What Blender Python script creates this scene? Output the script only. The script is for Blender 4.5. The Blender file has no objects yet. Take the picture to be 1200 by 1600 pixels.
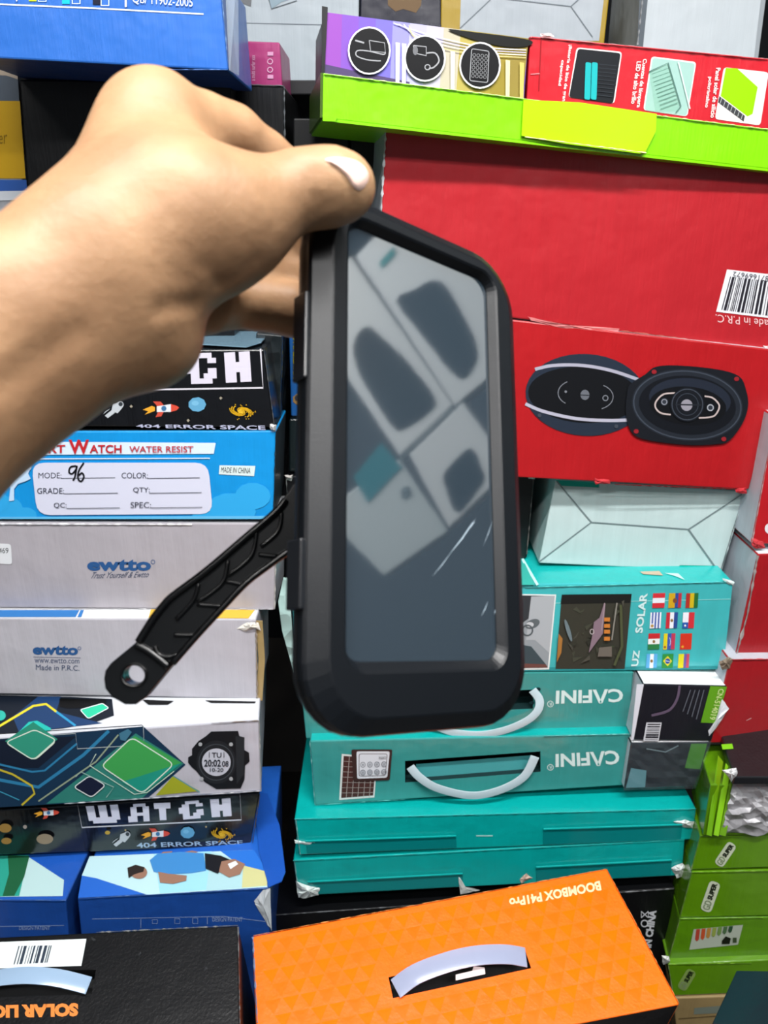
import bpy, bmesh, math, random
import numpy as np
from mathutils import Vector, Matrix
random.seed(7)
scene = bpy.context.scene
COL = scene.collection

# ------------------------------------------------------------------ camera, world, light, exposure
F = 1200.0
PITCH = math.radians(21.5)
CAM = np.array([0.0, 0.0, 1.55])
FW = np.array([0, math.cos(PITCH), -math.sin(PITCH)])
UP = np.array([0, math.sin(PITCH), math.cos(PITCH)])
RT = np.array([1.0, 0, 0])
cam = bpy.data.cameras.new('camera'); camo = bpy.data.objects.new('camera', cam); COL.objects.link(camo)
cam.sensor_fit = 'VERTICAL'; cam.sensor_height = 32.0; cam.sensor_width = 24.0; cam.lens = 24.0
cam.clip_start = 0.01; cam.clip_end = 50
camo.location = CAM; camo.rotation_euler = (math.pi/2 - PITCH, 0, 0)
cam.dof.use_dof = True; cam.dof.focus_distance = 0.62; cam.dof.aperture_fstop = 24.0/1000/0.0016
scene.camera = camo
w = bpy.data.worlds.new('world'); scene.world = w; w.use_nodes = True
w.node_tree.nodes['Background'].inputs[0].default_value = (0.80, 0.90, 1.0, 1)
w.node_tree.nodes['Background'].inputs[1].default_value = 0.15
scene.view_settings.view_transform = 'Standard'; scene.view_settings.look = 'None'
scene.view_settings.gamma = 1; scene.view_settings.exposure = 0.20
scene.view_settings.use_curve_mapping = False

def area_light(name, loc, size, power, col=(1, 0.98, 0.96), rot=(0, 0, 0)):
    l = bpy.data.lights.new(name, 'AREA'); l.shape = 'RECTANGLE'; l.size, l.size_y = size; l.energy = power; l.color = col
    o = bpy.data.objects.new(name, l); COL.objects.link(o); o.location = loc; o.rotation_euler = rot
    return o
LAMPS = [((0.15, 0.12, 2.62), (1.2, 0.10), 44), ((-0.65, -0.75, 2.62), (1.2, 0.14), 18), ((0.9, -0.55, 2.62), (1.2, 0.14), 22)]

# ------------------------------------------------------------------ colour and materials
def lin(c):
    if isinstance(c, str):
        c = [int(c[i:i+2], 16) for i in (0, 2, 4)]
    return tuple(((x/255)/12.92 if x/255 <= .04045 else ((x/255+.055)/1.055)**2.4) for x in c)
MC = {}
def mat(c, rough=.5, spec=.4, coat=0.0, bump=None, metal=0.0, alpha=1.0, trans=0.0, emit=0.0, sss=0.0):
    key = (str(c), rough, spec, coat, bump, metal, alpha, trans, emit, sss)
    if key in MC: return MC[key]
    m = bpy.data.materials.new('surface_%d' % len(MC)); m.use_nodes = True
    nt = m.node_tree; b = nt.nodes['Principled BSDF']
    L = lin(c)
    b.inputs['Base Color'].default_value = (*L, 1); b.inputs['Roughness'].default_value = rough
    b.inputs['Specular IOR Level'].default_value = spec; b.inputs['Coat Weight'].default_value = coat
    b.inputs['Coat Roughness'].default_value = .18; b.inputs['Metallic'].default_value = metal
    b.inputs['Alpha'].default_value = alpha; b.inputs['Transmission Weight'].default_value = trans
    if emit: b.inputs['Emission Color'].default_value = (*L, 1); b.inputs['Emission Strength'].default_value = emit
    if bump:
        tc = nt.nodes.new('ShaderNodeTexCoord'); N = nt.links.new
        if bump in ('card', 'wear'):
            # corrugated board: fine upright flutes, plus a slow waviness of the sheet
            mp = nt.nodes.new('ShaderNodeMapping'); mp.inputs['Scale'].default_value = (1, 1, .06)
            N(tc.outputs['Object'], mp.inputs[0])
            n1 = nt.nodes.new('ShaderNodeTexNoise'); n1.inputs['Scale'].default_value = 260; N(mp.outputs[0], n1.inputs[0])
            n2 = nt.nodes.new('ShaderNodeTexNoise'); n2.inputs['Scale'].default_value = 13; n2.inputs['Detail'].default_value = 3; N(tc.outputs['Object'], n2.inputs[0])
            bp = nt.nodes.new('ShaderNodeBump'); bp.inputs['Strength'].default_value = .22; bp.inputs['Distance'].default_value = .0015
            bp2 = nt.nodes.new('ShaderNodeBump'); bp2.inputs['Strength'].default_value = .35 if bump == 'card' else .15; bp2.inputs['Distance'].default_value = .012
            N(n1.outputs[0], bp.inputs['Height']); N(n2.outputs[0], bp2.inputs['Height']); N(bp2.outputs[0], bp.inputs['Normal'])
            N(bp.outputs[0], b.inputs['Normal'])
            # slight print unevenness
            mx = nt.nodes.new('ShaderNodeMix'); mx.data_type = 'RGBA'; mx.blend_type = 'MULTIPLY'
            n3 = nt.nodes.new('ShaderNodeTexNoise'); n3.inputs['Scale'].default_value = 90; N(mp.outputs[0], n3.inputs[0])
            cr = nt.nodes.new('ShaderNodeValToRGB'); cr.color_ramp.elements[0].color = (.86, .86, .86, 1); cr.color_ramp.elements[1].color = (1.06, 1.06, 1.06, 1)
            N(n3.outputs[0], cr.inputs[0]); mx.inputs[0].default_value = .7
            mx.inputs[6].default_value = (*L, 1); N(cr.outputs[0], mx.inputs[7]); N(mx.outputs[2], b.inputs['Base Color'])
            if bump == 'wear':
                n4 = nt.nodes.new('ShaderNodeTexNoise'); n4.inputs['Scale'].default_value = 55; n4.inputs['Detail'].default_value = 8; N(mp.outputs[0], n4.inputs[0])
                r4 = nt.nodes.new('ShaderNodeValToRGB'); r4.color_ramp.elements[0].position = .70; r4.color_ramp.elements[1].position = .86
                N(n4.outputs[0], r4.inputs[0])
                m2 = nt.nodes.new('ShaderNodeMix'); m2.data_type = 'RGBA'; N(r4.outputs[0], m2.inputs[0]); N(mx.outputs[2], m2.inputs[6]); m2.inputs[7].default_value = (.10, .11, .12, 1)
                N(m2.outputs[2], b.inputs['Base Color'])
        elif bump == 'grain':
            n1 = nt.nodes.new('ShaderNodeTexNoise'); n1.inputs['Scale'].default_value = 2500; N(tc.outputs['Object'], n1.inputs[0])
            bp = nt.nodes.new('ShaderNodeBump'); bp.inputs['Strength'].default_value = .25; bp.inputs['Distance'].default_value = .0003
            N(n1.outputs[0], bp.inputs['Height']); N(bp.outputs[0], b.inputs['Normal'])
        elif bump == 'crumple':
            n1 = nt.nodes.new('ShaderNodeTexVoronoi'); n1.inputs['Scale'].default_value = 35; N(tc.outputs['Object'], n1.inputs[0])
            bp = nt.nodes.new('ShaderNodeBump'); bp.inputs['Strength'].default_value = .8; bp.inputs['Distance'].default_value = .01
            N(n1.outputs[0], bp.inputs['Height']); N(bp.outputs[0], b.inputs['Normal'])
    MC[key] = m
    return m
def card(c, gloss=.42): return mat(c, gloss, .45, .15, 'card')
def black_card(): return mat('08090c', .38, .4, .1, 'wear')
def ink(c, r=.45): return mat(c, r, .25)

# ------------------------------------------------------------------ geometry helpers
def V(*a): return np.array(a, float)
def ray(px, py): return FW + RT*(px-600)/F + UP*(800-py)/F
def hitY(px, py, Y): r = ray(px, py); return CAM + r*(Y/r[1])
def hitZ(px, py, z): r = ray(px, py); return CAM + r*((z-CAM[2])/r[2])
def hitD(px, py, d): return CAM + ray(px, py)*d
def Yat(px, py, z): return hitZ(px, py, z)[1]
def c2w(p): return CAM + RT*p[0] - UP*p[1] + FW*p[2]
def tag(o, label=None, cat=None, group=None, kind=None):
    if label: o['label'] = label
    if cat: o['category'] = cat
    if group: o['group'] = group
    if kind: o['kind'] = kind
    return o
def thing(name, loc, label, cat, group=None):
    o = bpy.data.objects.new(name, None); COL.objects.link(o); o.location = Vector([float(v) for v in loc]); o.empty_display_size = .02
    return tag(o, label, cat, group)
def obj(name, verts, faces, mats, parent=None, mi=None, smooth=False, bevel=0, loc=None, segs=2):
    # vertices are world positions; the mesh is stored relative to its origin
    if not isinstance(mats, (list, tuple)): mats = [mats]
    verts = np.array(verts, float)
    base = np.array(parent.location) if parent is not None and parent.parent is None else None
    if parent is not None:
        org = np.array(parent['_o']) if '_o' in parent else np.array(parent.location)
    else:
        org = np.array(loc if loc is not None else V(verts[:, 0].mean(), verts[:, 1].mean(), verts[:, 2].min()))
    me = bpy.data.meshes.new(name); me.from_pydata([tuple(v-org) for v in verts], [], faces)
    for m in mats: me.materials.append(m)
    if mi is not None: me.polygons.foreach_set('material_index', mi)
    bm = bmesh.new(); bm.from_mesh(me)
    if bevel:
        es = [e for e in bm.edges if len(e.link_faces) == 2 and e.calc_face_angle(0) > .5]
        bmesh.ops.bevel(bm, geom=es, offset=bevel, segments=segs, affect='EDGES', profile=.5, clamp_overlap=True)
    bm.to_mesh(me); bm.free()
    if smooth: me.polygons.foreach_set('use_smooth', [True]*len(me.polygons))
    o = bpy.data.objects.new(name, me); COL.objects.link(o)
    if parent is not None: o.parent = parent; o['_o'] = [float(v) for v in org]
    else: o.location = Vector([float(v) for v in org])
    return o
PARTS_O = []
class Face:
    """a flat rectangular side of something, known by its plane; photo coordinates are projected on it"""
    def __init__(s, p, n, root=None): s.p = np.array(p, float); s.n = np.array(n, float)/np.linalg.norm(n); s.root = root
    def hit(s, px, py, lift=0.0):
        r = ray(px, py); q = s.p + s.n*lift
        return CAM + r*(np.dot(q-CAM, s.n)/np.dot(r, s.n))
def vplane(A, B, lean=0.0):
    A, B = np.array(A, float), np.array(B, float); h = B-A; h[2] = 0; h /= np.linalg.norm(h)
    n = V(h[1], -h[0], 0)
    n = n*math.cos(lean) + V(0, 0, 1)*math.sin(lean)
    return Face((A+B)/2, n)
def box(name, label, cat, q, Yl, Yr, D, front, side=None, top=None, lean=0.0, zbot=None, bevel=.002, group=None, bottom=None, body='carton_body'):
    """carton: q = corners of the side that faces us (TL, TR, BR, BL); Yl, Yr = how far its left and right ends stand away"""
    yl = (q[0][1]+q[3][1])/2; yr = (q[1][1]+q[2][1])/2
    xl = (q[0][0]+q[3][0])/2; xr = (q[1][0]+q[2][0])/2
    f = vplane(hitY(xl, yl, Yl), hitY(xr, yr, Yr), lean)
    P = [f.hit(*c) for c in q]
    if zbot is not None:
        for i, j in ((3, 0), (2, 1)):
            d = P[i]-P[j]; P[i] = P[j] + d*((zbot-P[j][2])/d[2])
    back = -f.n.copy(); back[2] = 0; back /= np.linalg.norm(back)
    Vs = P + [p + back*D for p in P]
    fc = [(0, 3, 2, 1), (4, 5, 6, 7), (0, 1, 5, 4), (3, 7, 6, 2), (0, 4, 7, 3), (1, 2, 6, 5)]
    side = side or front; top = top or side; bottom = bottom or side
    base = sum(Vs)/8; base = V(base[0], base[1], min(v[2] for v in Vs))
    root = thing(name, base, label, cat, group)
    o = obj(body, Vs, fc, [front, side, top, bottom], root, [0, 1, 2, 3, 1, 1], bevel=bevel)
    f.root = root; f.body = o; f.P = P; f.back = back; f.D = D; f.q = q
    f.top = Face(P[0], np.cross(P[1]-P[0], back)); 
    f.top.root = root
    f.ztop = (P[0][2]+P[1][2])/2; f.zbot = (P[2][2]+P[3][2])/2
    return f
def catmull(pts, n=6, closed=False):
    pts = [np.array(p, float) for p in pts]; out = []
    N = len(pts); rng = range(N if closed else N-1)
    for i in rng:
        if closed: p0, p1, p2, p3 = pts[(i-1) % N], pts[i], pts[(i+1) % N], pts[(i+2) % N]
        else: p0, p1, p2, p3 = pts[max(i-1, 0)], pts[i], pts[i+1], pts[min(i+2, N-1)]
        for k in range(n):
            t = k/n
            out.append(.5*((2*p1)+(-p0+p2)*t+(2*p0-5*p1+4*p2-p3)*t*t+(-p0+3*p1-3*p2+p3)*t**3))
    if not closed: out.append(pts[-1])
    return out
def rquad(q, r=.15, n=4):
    """corner-rounded quad in photo coordinates"""
    q = [np.array(c, float) for c in q]; out = []
    for i in range(4):
        a, b, c = q[i-1], q[i], q[(i+1) % 4]
        m = min(np.linalg.norm(a-b), np.linalg.norm(c-b))*r
        s = b+(a-b)/np.linalg.norm(a-b)*m; e = b+(c-b)/np.linalg.norm(c-b)*m
        for k in range(n+1):
            t = k/n; out.append((1-t)**2*s+2*t*(1-t)*b+t*t*e)
    return out
def bil(q, u, v):
    q = [np.array(c, float) for c in q]
    return (q[0]*(1-u)+q[1]*u)*(1-v) + (q[3]*(1-u)+q[2]*u)*v
TXT = {}
def text_mesh(s, bold):
    if (s, bold) in TXT: return TXT[(s, bold)]
    cu = bpy.data.curves.new('t', 'FONT'); cu.body = s; cu.resolution_u = 3; cu.offset = bold
    o = bpy.data.objects.new('t', cu); me = bpy.data.meshes.new_from_object(o)
    vs = np.array([v.co[:2] for v in me.vertices]); fs = [tuple(p.vertices) for p in me.polygons]
    bpy.data.objects.remove(o); bpy.data.curves.remove(cu); bpy.data.meshes.remove(me)
    lo, hi = vs.min(0), vs.max(0); vs = (vs-lo)/(hi-lo)
    TXT[(s, bold)] = (vs, fs); return TXT[(s, bold)]
class Art:
    """printing on one side of a thing: all pieces of one part go in one mesh"""
    def __init__(s, face, lift=.0006, step=.00012):
        s.f = face; s.l = lift; s.st = step; s.v = []; s.fc = []; s.mi = []; s.m = []
    def _m(s, m):
        if not isinstance(m, bpy.types.Material): m = ink(m)
        if m not in s.m: s.m.append(m)
        return s.m.index(m)
    def poly(s, pts, c):
        b = len(s.v); s.v += [s.f.hit(p[0], p[1], s.l) for p in pts]; ids = list(range(b, b+len(pts)))
        a = sum(pts[i][0]*pts[(i+1) % len(pts)][1]-pts[(i+1) % len(pts)][0]*pts[i][1] for i in range(len(pts)))
        s.fc.append(tuple(ids[::-1] if a > 0 else ids)); s.mi.append(s._m(c)); s.l += s.st; return s
    def polys(s, lst, c):
        for p in lst: s.poly(p, c); s.l -= s.st
        s.l += s.st; return s
    def rect(s, x0, y0, x1, y1, c, sk=0): return s.poly([(x0, y0), (x1, y0+sk), (x1, y1+sk), (x0, y1)], c)
    def ell(s, cx, cy, rx, ry, c, rot=0, n=28, a0=0, a1=2*math.pi):
        cr, sr = math.cos(rot), math.sin(rot); P = []
        for i in range(n):
            t = a0+(a1-a0)*i/(n if a1-a0 > 6.28 else n-1); x, y = rx*math.cos(t), ry*math.sin(t); P.append((cx+x*cr-y*sr, cy+x*sr+y*cr))
        return s.poly(P, c)
    def line(s, pts, w, c, closed=False):
        pts = [np.array(p[:2], float) for p in pts]; N = len(pts)
        nr = []
        for i in range(N):
            a = pts[i-1] if (i or closed) else pts[i]; b = pts[(i+1) % N] if (i < N-1 or closed) else pts[i]
            d = b-a; d = d/(np.linalg.norm(d)+1e-9); nr.append(V(-d[1], d[0])*w/2)
        b0 = len(s.v)
        for p, n in zip(pts, nr): s.v += [s.f.hit(*(p+n), s.l), s.f.hit(*(p-n), s.l)]
        k = s._m(c)
        for i in range(N if closed else N-1):
            j = (i+1) % N; s.fc.append((b0+2*i+1, b0+2*i, b0+2*j, b0+2*j+1)); s.mi.append(k)
        s.l += s.st; return s
    def ring(s, cx, cy, rx, ry, w, c, rot=0, a0=0, a1=2*math.pi, n=32):
        full = a1-a0 > 6.28; cr, sr = math.cos(rot), math.sin(rot); P = []
        for i in range(n):
            t = a0+(a1-a0)*i/(n if full else n-1); x, y = rx*math.cos(t), ry*math.sin(t); P.append((cx+x*cr-y*sr, cy+x*sr+y*cr))
        return s.line(P, w, c, closed=full)
    def text(s, txt, q, c, bold=.012):
        vs, fs = text_mesh(txt, bold); b = len(s.v)
        for u, v in vs: p = bil(q, u, 1-v); s.v.append(s.f.hit(p[0], p[1], s.l))
        k = s._m(c)
        for f in fs: s.fc.append(tuple(b+i for i in f)); s.mi.append(k)
        s.l += s.st; return s
    def done(s, name, parent=None, label=None):
        if not s.v: return None
        o = obj(name, s.v, s.fc, s.m, parent or s.f.root, s.mi)
        if label: o['label'] = label
        return o
def edge_wear(f, a, b, w=2.0, c='e8e8ea', name='worn_edge', seed=1, lift=.0008, parent=None, both=.5):
    """frayed paper along a carton edge, in photo coordinates on face f"""
    rnd = random.Random(seed); a = V(*a); b = V(*b); L = np.linalg.norm(b-a); n = max(6, int(L/5)); d = (b-a)/L; nn = V(-d[1], d[0])
    vs = []; fc = []
    for i in range(n+1):
        p = a+(b-a)*i/n; x = w*(.35+rnd.random()**2*1.3)
        for s_, l_ in ((-both, .0002), (0, .0013), (1-both, .0002)):
            q = p+nn*x*s_; vs.append(f.hit(q[0], q[1], lift+l_*(1+rnd.random())))
    for i in range(n):
        for k in range(2): fc.append((3*i+k, 3*i+k+1, 3*i+4+k, 3*i+3+k))
    return obj(name, vs, fc, mat(c, .8, .2), parent or f.root)
def torn(f, pts, c='dfe3e6', name='torn_corner', lift=.002, seed=3, bulge=.006):
    """crumpled torn paper patch standing a little off the board"""
    rnd = random.Random(seed); pts = [V(*p) for p in pts]; out = []
    for i, p in enumerate(pts):
        q = pts[(i+1) % len(pts)]
        for t in (0, .33, .66): out.append(p+(q-p)*t+V(rnd.uniform(-1, 1), rnd.uniform(-1, 1))*.8)
    ce = sum(out)/len(out); vs = [f.hit(*ce, lift+bulge)]
    mid = [(o+ce)/2+V(rnd.uniform(-1, 1), rnd.uniform(-1, 1)) for o in out]
    vs += [f.hit(*m, lift+bulge*rnd.random()) for m in mid] + [f.hit(*o, lift*rnd.uniform(.2, 1)) for o in out]
    n = len(out); fc = []
    for i in range(n):
        j = (i+1) % n; fc += [(0, 1+i, 1+j), (1+i, 1+n+i, 1+n+j, 1+j)]
    return obj(name, vs, fc, mat(c, .75, .2), f.root)
def tube(path, rad, seg=10, cap=True):
    """swept round section; rad a number or a list"""
    P = [np.array(p, float) for p in path]; n = len(P); vs = []; fc = []
    r = rad if isinstance(rad, (list, tuple)) else [rad]*n
    up = None
    for i in range(n):
        t = P[min(i+1, n-1)]-P[max(i-1, 0)]; t /= np.linalg.norm(t)
        if up is None: up = np.cross(t, V(.3, .2, 1)); 
        up = up-t*np.dot(up, t); up /= np.linalg.norm(up); b = np.cross(t, up)
        for k in range(seg):
            a = 2*math.pi*k/seg; vs.append(P[i]+(up*math.cos(a)+b*math.sin(a))*r[i])
    for i in range(n-1):
        for k in range(seg): fc.append((i*seg+k, i*seg+(k+1) % seg, (i+1)*seg+(k+1) % seg, (i+1)*seg+k))
    if cap: fc += [tuple(range(seg))[::-1], tuple((n-1)*seg+k for k in range(seg))]
    return vs, fc
def ribbon(path, nrm, wid, thick):
    """flat strap following path; nrm = face normal list or one vector"""
    P = [np.array(p, float) for p in path]; n = len(P); vs = []; fc = []
    for i in range(n):
        t = P[min(i+1, n-1)]-P[max(i-1, 0)]; t /= np.linalg.norm(t); N_ = np.array(nrm[i] if isinstance(nrm, list) else nrm, float)
        b = np.cross(t, N_); b /= np.linalg.norm(b); N2 = np.cross(b, t)
        w_ = wid[i] if isinstance(wid, (list, tuple)) else wid
        for s1, s2 in ((-1, -1), (1, -1), (1, 1), (-1, 1)): vs.append(P[i]+b*s1*w_/2+N2*s2*thick/2)
    for i in range(n-1):
        for k in range(4): fc.append((4*i+k, 4*i+(k+1) % 4, 4*i+4+(k+1) % 4, 4*i+4+k))
    fc += [(0, 3, 2, 1), (4*n-4, 4*n-3, 4*n-2, 4*n-1)]
    return vs, fc
def cut(f, q, depth=.03, inner=None, face=None):
    """a real slot through the board: boolean of a prism"""
    fa = face or f
    A = [fa.hit(*c, .01) for c in q]; B = [fa.hit(*c, 0)-fa.n*depth for c in q]
    org = V(*f.body['_o'])
    o = f.body
    me = bpy.data.meshes.new('k'); me.from_pydata([tuple(v-org) for v in A+B], [], [(0, 1, 2, 3), (7, 6, 5, 4), (0, 4, 5, 1), (1, 5, 6, 2), (2, 6, 7, 3), (3, 7, 4, 0)])
    bm = bmesh.new(); bm.from_mesh(me); bmesh.ops.recalc_face_normals(bm, faces=bm.faces); bm.to_mesh(me); bm.free()
    for m in o.data.materials: me.materials.append(m)
    me.materials.append(inner or mat('101214', .7)); k = len(me.materials)-1
    for p in me.polygons: p.material_index = k
    o.data.materials.append(me.materials[k])
    ko = bpy.data.objects.new('k', me); COL.objects.link(ko); ko.location = Vector(org.tolist())
    md = o.modifiers.new('b', 'BOOLEAN'); md.object = ko; md.operation = 'DIFFERENCE'; md.solver = 'EXACT'
    bpy.context.view_layer.update()
    dg = bpy.context.evaluated_depsgraph_get(); nm = bpy.data.meshes.new_from_object(o.evaluated_get(dg))
    o.modifiers.remove(md); o.data = nm; bpy.data.objects.remove(ko)

# ------------------------------------------------------------------ the setting
def slab(name, x0, x1, y0, y1, z0, z1, m, kind='structure', **k):
    vs = [(x, y, z) for z in (z0, z1) for (x, y) in ((x0, y0), (x1, y0), (x1, y1), (x0, y1))]
    fc = [(0, 3, 2, 1), (4, 5, 6, 7), (0, 1, 5, 4), (1, 2, 6, 5), (2, 3, 7, 6), (3, 0, 4, 7)]
    o = obj(name, vs, fc, m, **k)
    if kind: o['kind'] = kind
    return o
slab('floor', -1.8, 2.2, -2.4, 2.6, -.05, 0, mat('6f6a64', .5))
slab('wall_back', -1.8, 2.2, 2.6, 2.68, 0, 2.9, mat('23262b', .8))
slab('wall_left', -1.88, -1.8, -2.4, 2.6, 0, 2.9, mat('55585c', .8))
slab('ceiling', -1.8, 2.2, -2.4, 2.6, 2.9, 2.95, mat('b9bcc0', .9))
pl = slab('display_plinth', -.95, 1.05, .52, 1.72, 0, .10, mat('2a2623', .6), kind=None, bevel=.004)
tag(pl, 'low dark plinth on the floor under all the stacked cartons', 'plinth')
sh = slab('shelf_board', -.60, 1.0, 1.34, 1.72, 1.715, 1.735, mat('1a1b1f', .6), kind=None, bevel=.002)
tag(sh, 'dark shelf board behind the top cartons', 'shelf')
for i, x in enumerate((-.57, .97)):
    p = slab('post', x-.02, x+.02, 1.66, 1.70, .10, 1.715, mat('1a1b1f', .6), kind=None, parent=sh)
for k, (loc, sz, pw) in enumerate(LAMPS):
    x, y, z = loc; L, W = sz
    r = thing('ceiling_lamp', (x, y, z+.03), ['long tube lamp on the ceiling over the stacks', 'tube lamp on the ceiling behind left', 'tube lamp on the ceiling behind right'][k], 'lamp', None)
    slab('housing', x-L/2, x+L/2, y-W/2-.01, y+W/2+.01, z+.012, z+.05, mat('dddddd', .5), kind=None, parent=r)
    slab('tube', x-L/2+.01, x+L/2-.01, y-W/2+.01, y+W/2-.01, z+.004, z+.012, mat('ffffff', .5, emit=14.0), kind=None, parent=r)
    area_light('lamp_light', loc, sz, pw)

C = {}
WHITE = card('c9cad0'); TEAL = mat('05a8a4', .28, .5, .3, 'card'); NAVY = card('10131f')
# ================================================================== LEFT COLUMN
b = box('carton', 'big blue carton with swatch squares and a white rule, overhanging the top left stack', 'box',
        [(-60, -60), (343, -50), (357, 110), (-60, 88)], 1.0, 1.0, .17, card('2a68bf', .38), bottom=card('1a3b78'))  # underside is the same blue with its shade put into the colour
a = Art(b)
a.line([(-60, 4), (150, 13), (318, 22)], 2.2, 'dfeaff')
for x, y, c in ((45, 2, 'b6cf2a'), (97, 6, '12b6dc'), (145, 7, '10152c')): a.rect(x, y-14, x+12, y, c)
for x, y in ((60, 2), (113, 5.5), (158, 8.5)): a.line([(x, y-16), (x+12, y-16), (x+12, y), (x, y)], 1.6, 'd6e2f4', True)
a.rect(195, -20, 198, 11, 'dfeaff'); a.rect(25, -14, 27, 2, 'dfeaff')
a.text('QB/ 11902-2005', [(207, -8), (301, -3), (301, 13), (207, 6)], 'e6eefb', .0)
a.done('lettering'); edge_wear(b, (345, -20), (357, 106), 1.6, '7fa0d0', seed=4); edge_wear(b, (240, 109), (356, 109), 1.4, '5b7fc0', seed=5)
wr = mat('c9d6de', .12, .6, alpha=.22)
ov = [b.hit(350, -60, .001), b.hit(370, -60, .001), b.hit(372, 118, -.02), b.hit(358, 110, .001)]
obj('plastic_wrap', ov+[p+V(.001, .001, 0) for p in ov], [(0, 1, 2, 3), (7, 6, 5, 4), (0, 4, 5, 1), (1, 5, 6, 2), (2, 6, 7, 3), (3, 7, 4, 0)], wr, b.root)

zt = 1.372
Yb = 1.145
b = box('carton', 'tall black carton with an orange letter S, behind the hand under the blue carton', 'box',
        [(30, 124), (361, 130), (366, 505), (60, 505)], Yb, Yb, .18, black_card(), zbot=zt+.004)
Art(b).text('SOLAR', [(148, 151), (245, 151), (245, 171), (147, 171)], 'b06a48', .01).done('lettering')
a = Art(b); a.line([(122, 195), (170, 193)], 1.2, '2a3038'); a.line([(124, 195), (126, 222)], 1.2, '2a3038'); a.line([(130, 202), (131, 218)], 1.2, '2a3038'); a.done('print')
b = box('carton', 'yellow, grey and cream carton at the left edge beside the arm', 'box',
        [(-90, 95), (26, 97), (46, 505), (-90, 505)], 1.15, 1.15, .18, card('8d9096'), zbot=zt+.004)
a = Art(b); a.poly([(-90, 90), (26, 98), (28, 124), (10, 118), (-90, 112)], 'a79a8a'); a.poly([(-90, 118), (10, 118), (28, 124), (30, 158), (-90, 156)], '4d5661')
a.poly([(-90, 157), (31, 158), (40, 279), (-90, 278)], 'b8921a'); a.poly([(-90, 281), (41, 281), (43, 298), (-90, 300)], '2f57a0'); a.poly([(-90, 300), (43, 298), (45, 312), (-90, 316)], 'c8ced6')
a.text('er', [(-2, 212), (11, 210), (11, 225), (-2, 225)], '7a6010', 0); a.done('printed_bands')

# watch carton with the pixel lettering (upper one)
PIX = {'W': ['10101', '10101', '10101', '10101', '11111', '11011'], 'A': ['01110', '11011', '10001', '11111', '11011', '11011'],
       'T': ['11111', '00100', '00100', '00100', '00100', '00100'], 'C': ['01111', '11001', '11000', '11000', '11001', '01111'], 'H': ['11011', '11011', '11111', '11111', '11011', '11011']}
PIX['W'] = ['11011011', '11011011', '11011011', '11011011', '11111111', '01111110']
PIX['A'] = ['0011110', '0110011', '0110011', '0111111', '1110011', '1110011']
PIX['T'] = ['1111111', '1111111', '0011100', '0011100', '0011100', '0011100']
PIX['C'] = ['0111110', '1100011', '1100110', '1101111', '1110011', '0111110']
PIX['C'] = ['0011110', '0110011', '1110000', '1110011', '0110111', '0111110']
PIX['H'] = ['1110111', '1110111', '1111111', '1111111', '1110111', '1110111']
def pixword(a, quads, c):
    L = []
    for ch, q in quads:
        g = PIX[ch]; R = len(g); Wd = len(g[0])
        for r in range(R):
            k = 0
            while k < Wd:
                if g[r][k] == '1':
                    e = k
                    while e < Wd and g[r][e] == '1': e += 1
                    L.append([bil(q, k/Wd, r/R), bil(q, e/Wd, r/R), bil(q, e/Wd, (r+1)/R+.002), bil(q, k/Wd, (r+1)/R+.002)]); k = e
                else: k += 1
    a.polys(L, c)
def rocket(a, x, y, s=1.0):
    T = lambda u, v: (x+u*s, y+v*s-u*s*.06)
    a.poly([T(-17, 3), T(-33, 8), T(-27, 3), T(-36, 0), T(-22, -5), T(-17, -3)], 'e0a030')
    a.poly([T(-14, -5), T(-20, -12), T(-8, -11), T(-3, -5), T(-3, 5), T(-7, 12), T(-16, 13), T(-12, 5)], 'c24a3a')
    a.poly([T(-14, -4), T(8, -6), T(8, 6), T(-14, 5)], 'd5dbe2'); a.poly([T(8, -6), T(17, -3), T(21, 0), T(17, 4), T(8, 6)], 'cc4a38'); a.ell(*T(-3, 0), 4*s, 4*s, '3a6f9c')
def astro(a, x, y, s=1.0):
    c = 'b9c0c6'; T = lambda u, v: (x+u*s, y+v*s)
    a.poly([T(-2, -9), T(6, -12), T(14, -3), T(6, 6), T(-4, 2)], c); a.ell(*T(10, -8), 6*s, 6*s, c); a.ell(*T(11, -9), 3.6*s, 3.6*s, '30363c')
    a.poly([T(-4, 1), T(2, 5), T(-10, 14), T(-15, 10)], c); a.poly([T(-6, -2), T(-8, 0), T(-18, 8), T(-14, 3)], c)
def galaxy(a, x, y, s=1.0, rot=.2):
    for q in range(2):
        for k in range(3):
            pts = []
            for i in range(14):
                t = i/13*3.3+q*math.pi+k*.35; r = (5+i*1.15-k*1.5)*s
                u, v = r*math.cos(t), r*.55*math.sin(t); pts.append((x+u*math.cos(rot)-v*math.sin(rot), y+u*math.sin(rot)+v*math.cos(rot)))
            a.line(pts, 1.7*s, 'c79a1a')
    a.ell(x, y, 6*s, 3.4*s, 'd8b030', rot)
    rnd = random.Random(5)
    a.polys([[(px, py), (px+1.4, py), (px+1.4, py+1.4), (px, py+1.4)] for px, py in [(x+rnd.gauss(0, 11)*s, y+rnd.gauss(0, 5)*s) for _ in range(36)]], 'c79a1a')
def planet(a, x, y, s=1.0): a.ell(x, y, 14*s, 11.5*s, '5d9cc0', n=9); a.ell(x-3*s, y-2*s, 6*s, 4*s, '73b0d0', n=7)
GLB = mat('0b0c10', .22, .5, .4, 'card')
L1 = b = box('watch_carton', 'glossy black watch carton half hidden by the hand, standing on the sky blue carton', 'box',
        [(20, 548), (412, 546), (429, 668), (20, 666)], 1.05, 1.05, .16, GLB)
a = Art(b); a.line([(150, 610), (411, 606), (407, 545)], 2.4, 'd6d4de'); a.line([(40, 612), (150, 610)], 2.4, 'd6d4de'); a.done('frame_line')
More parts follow.
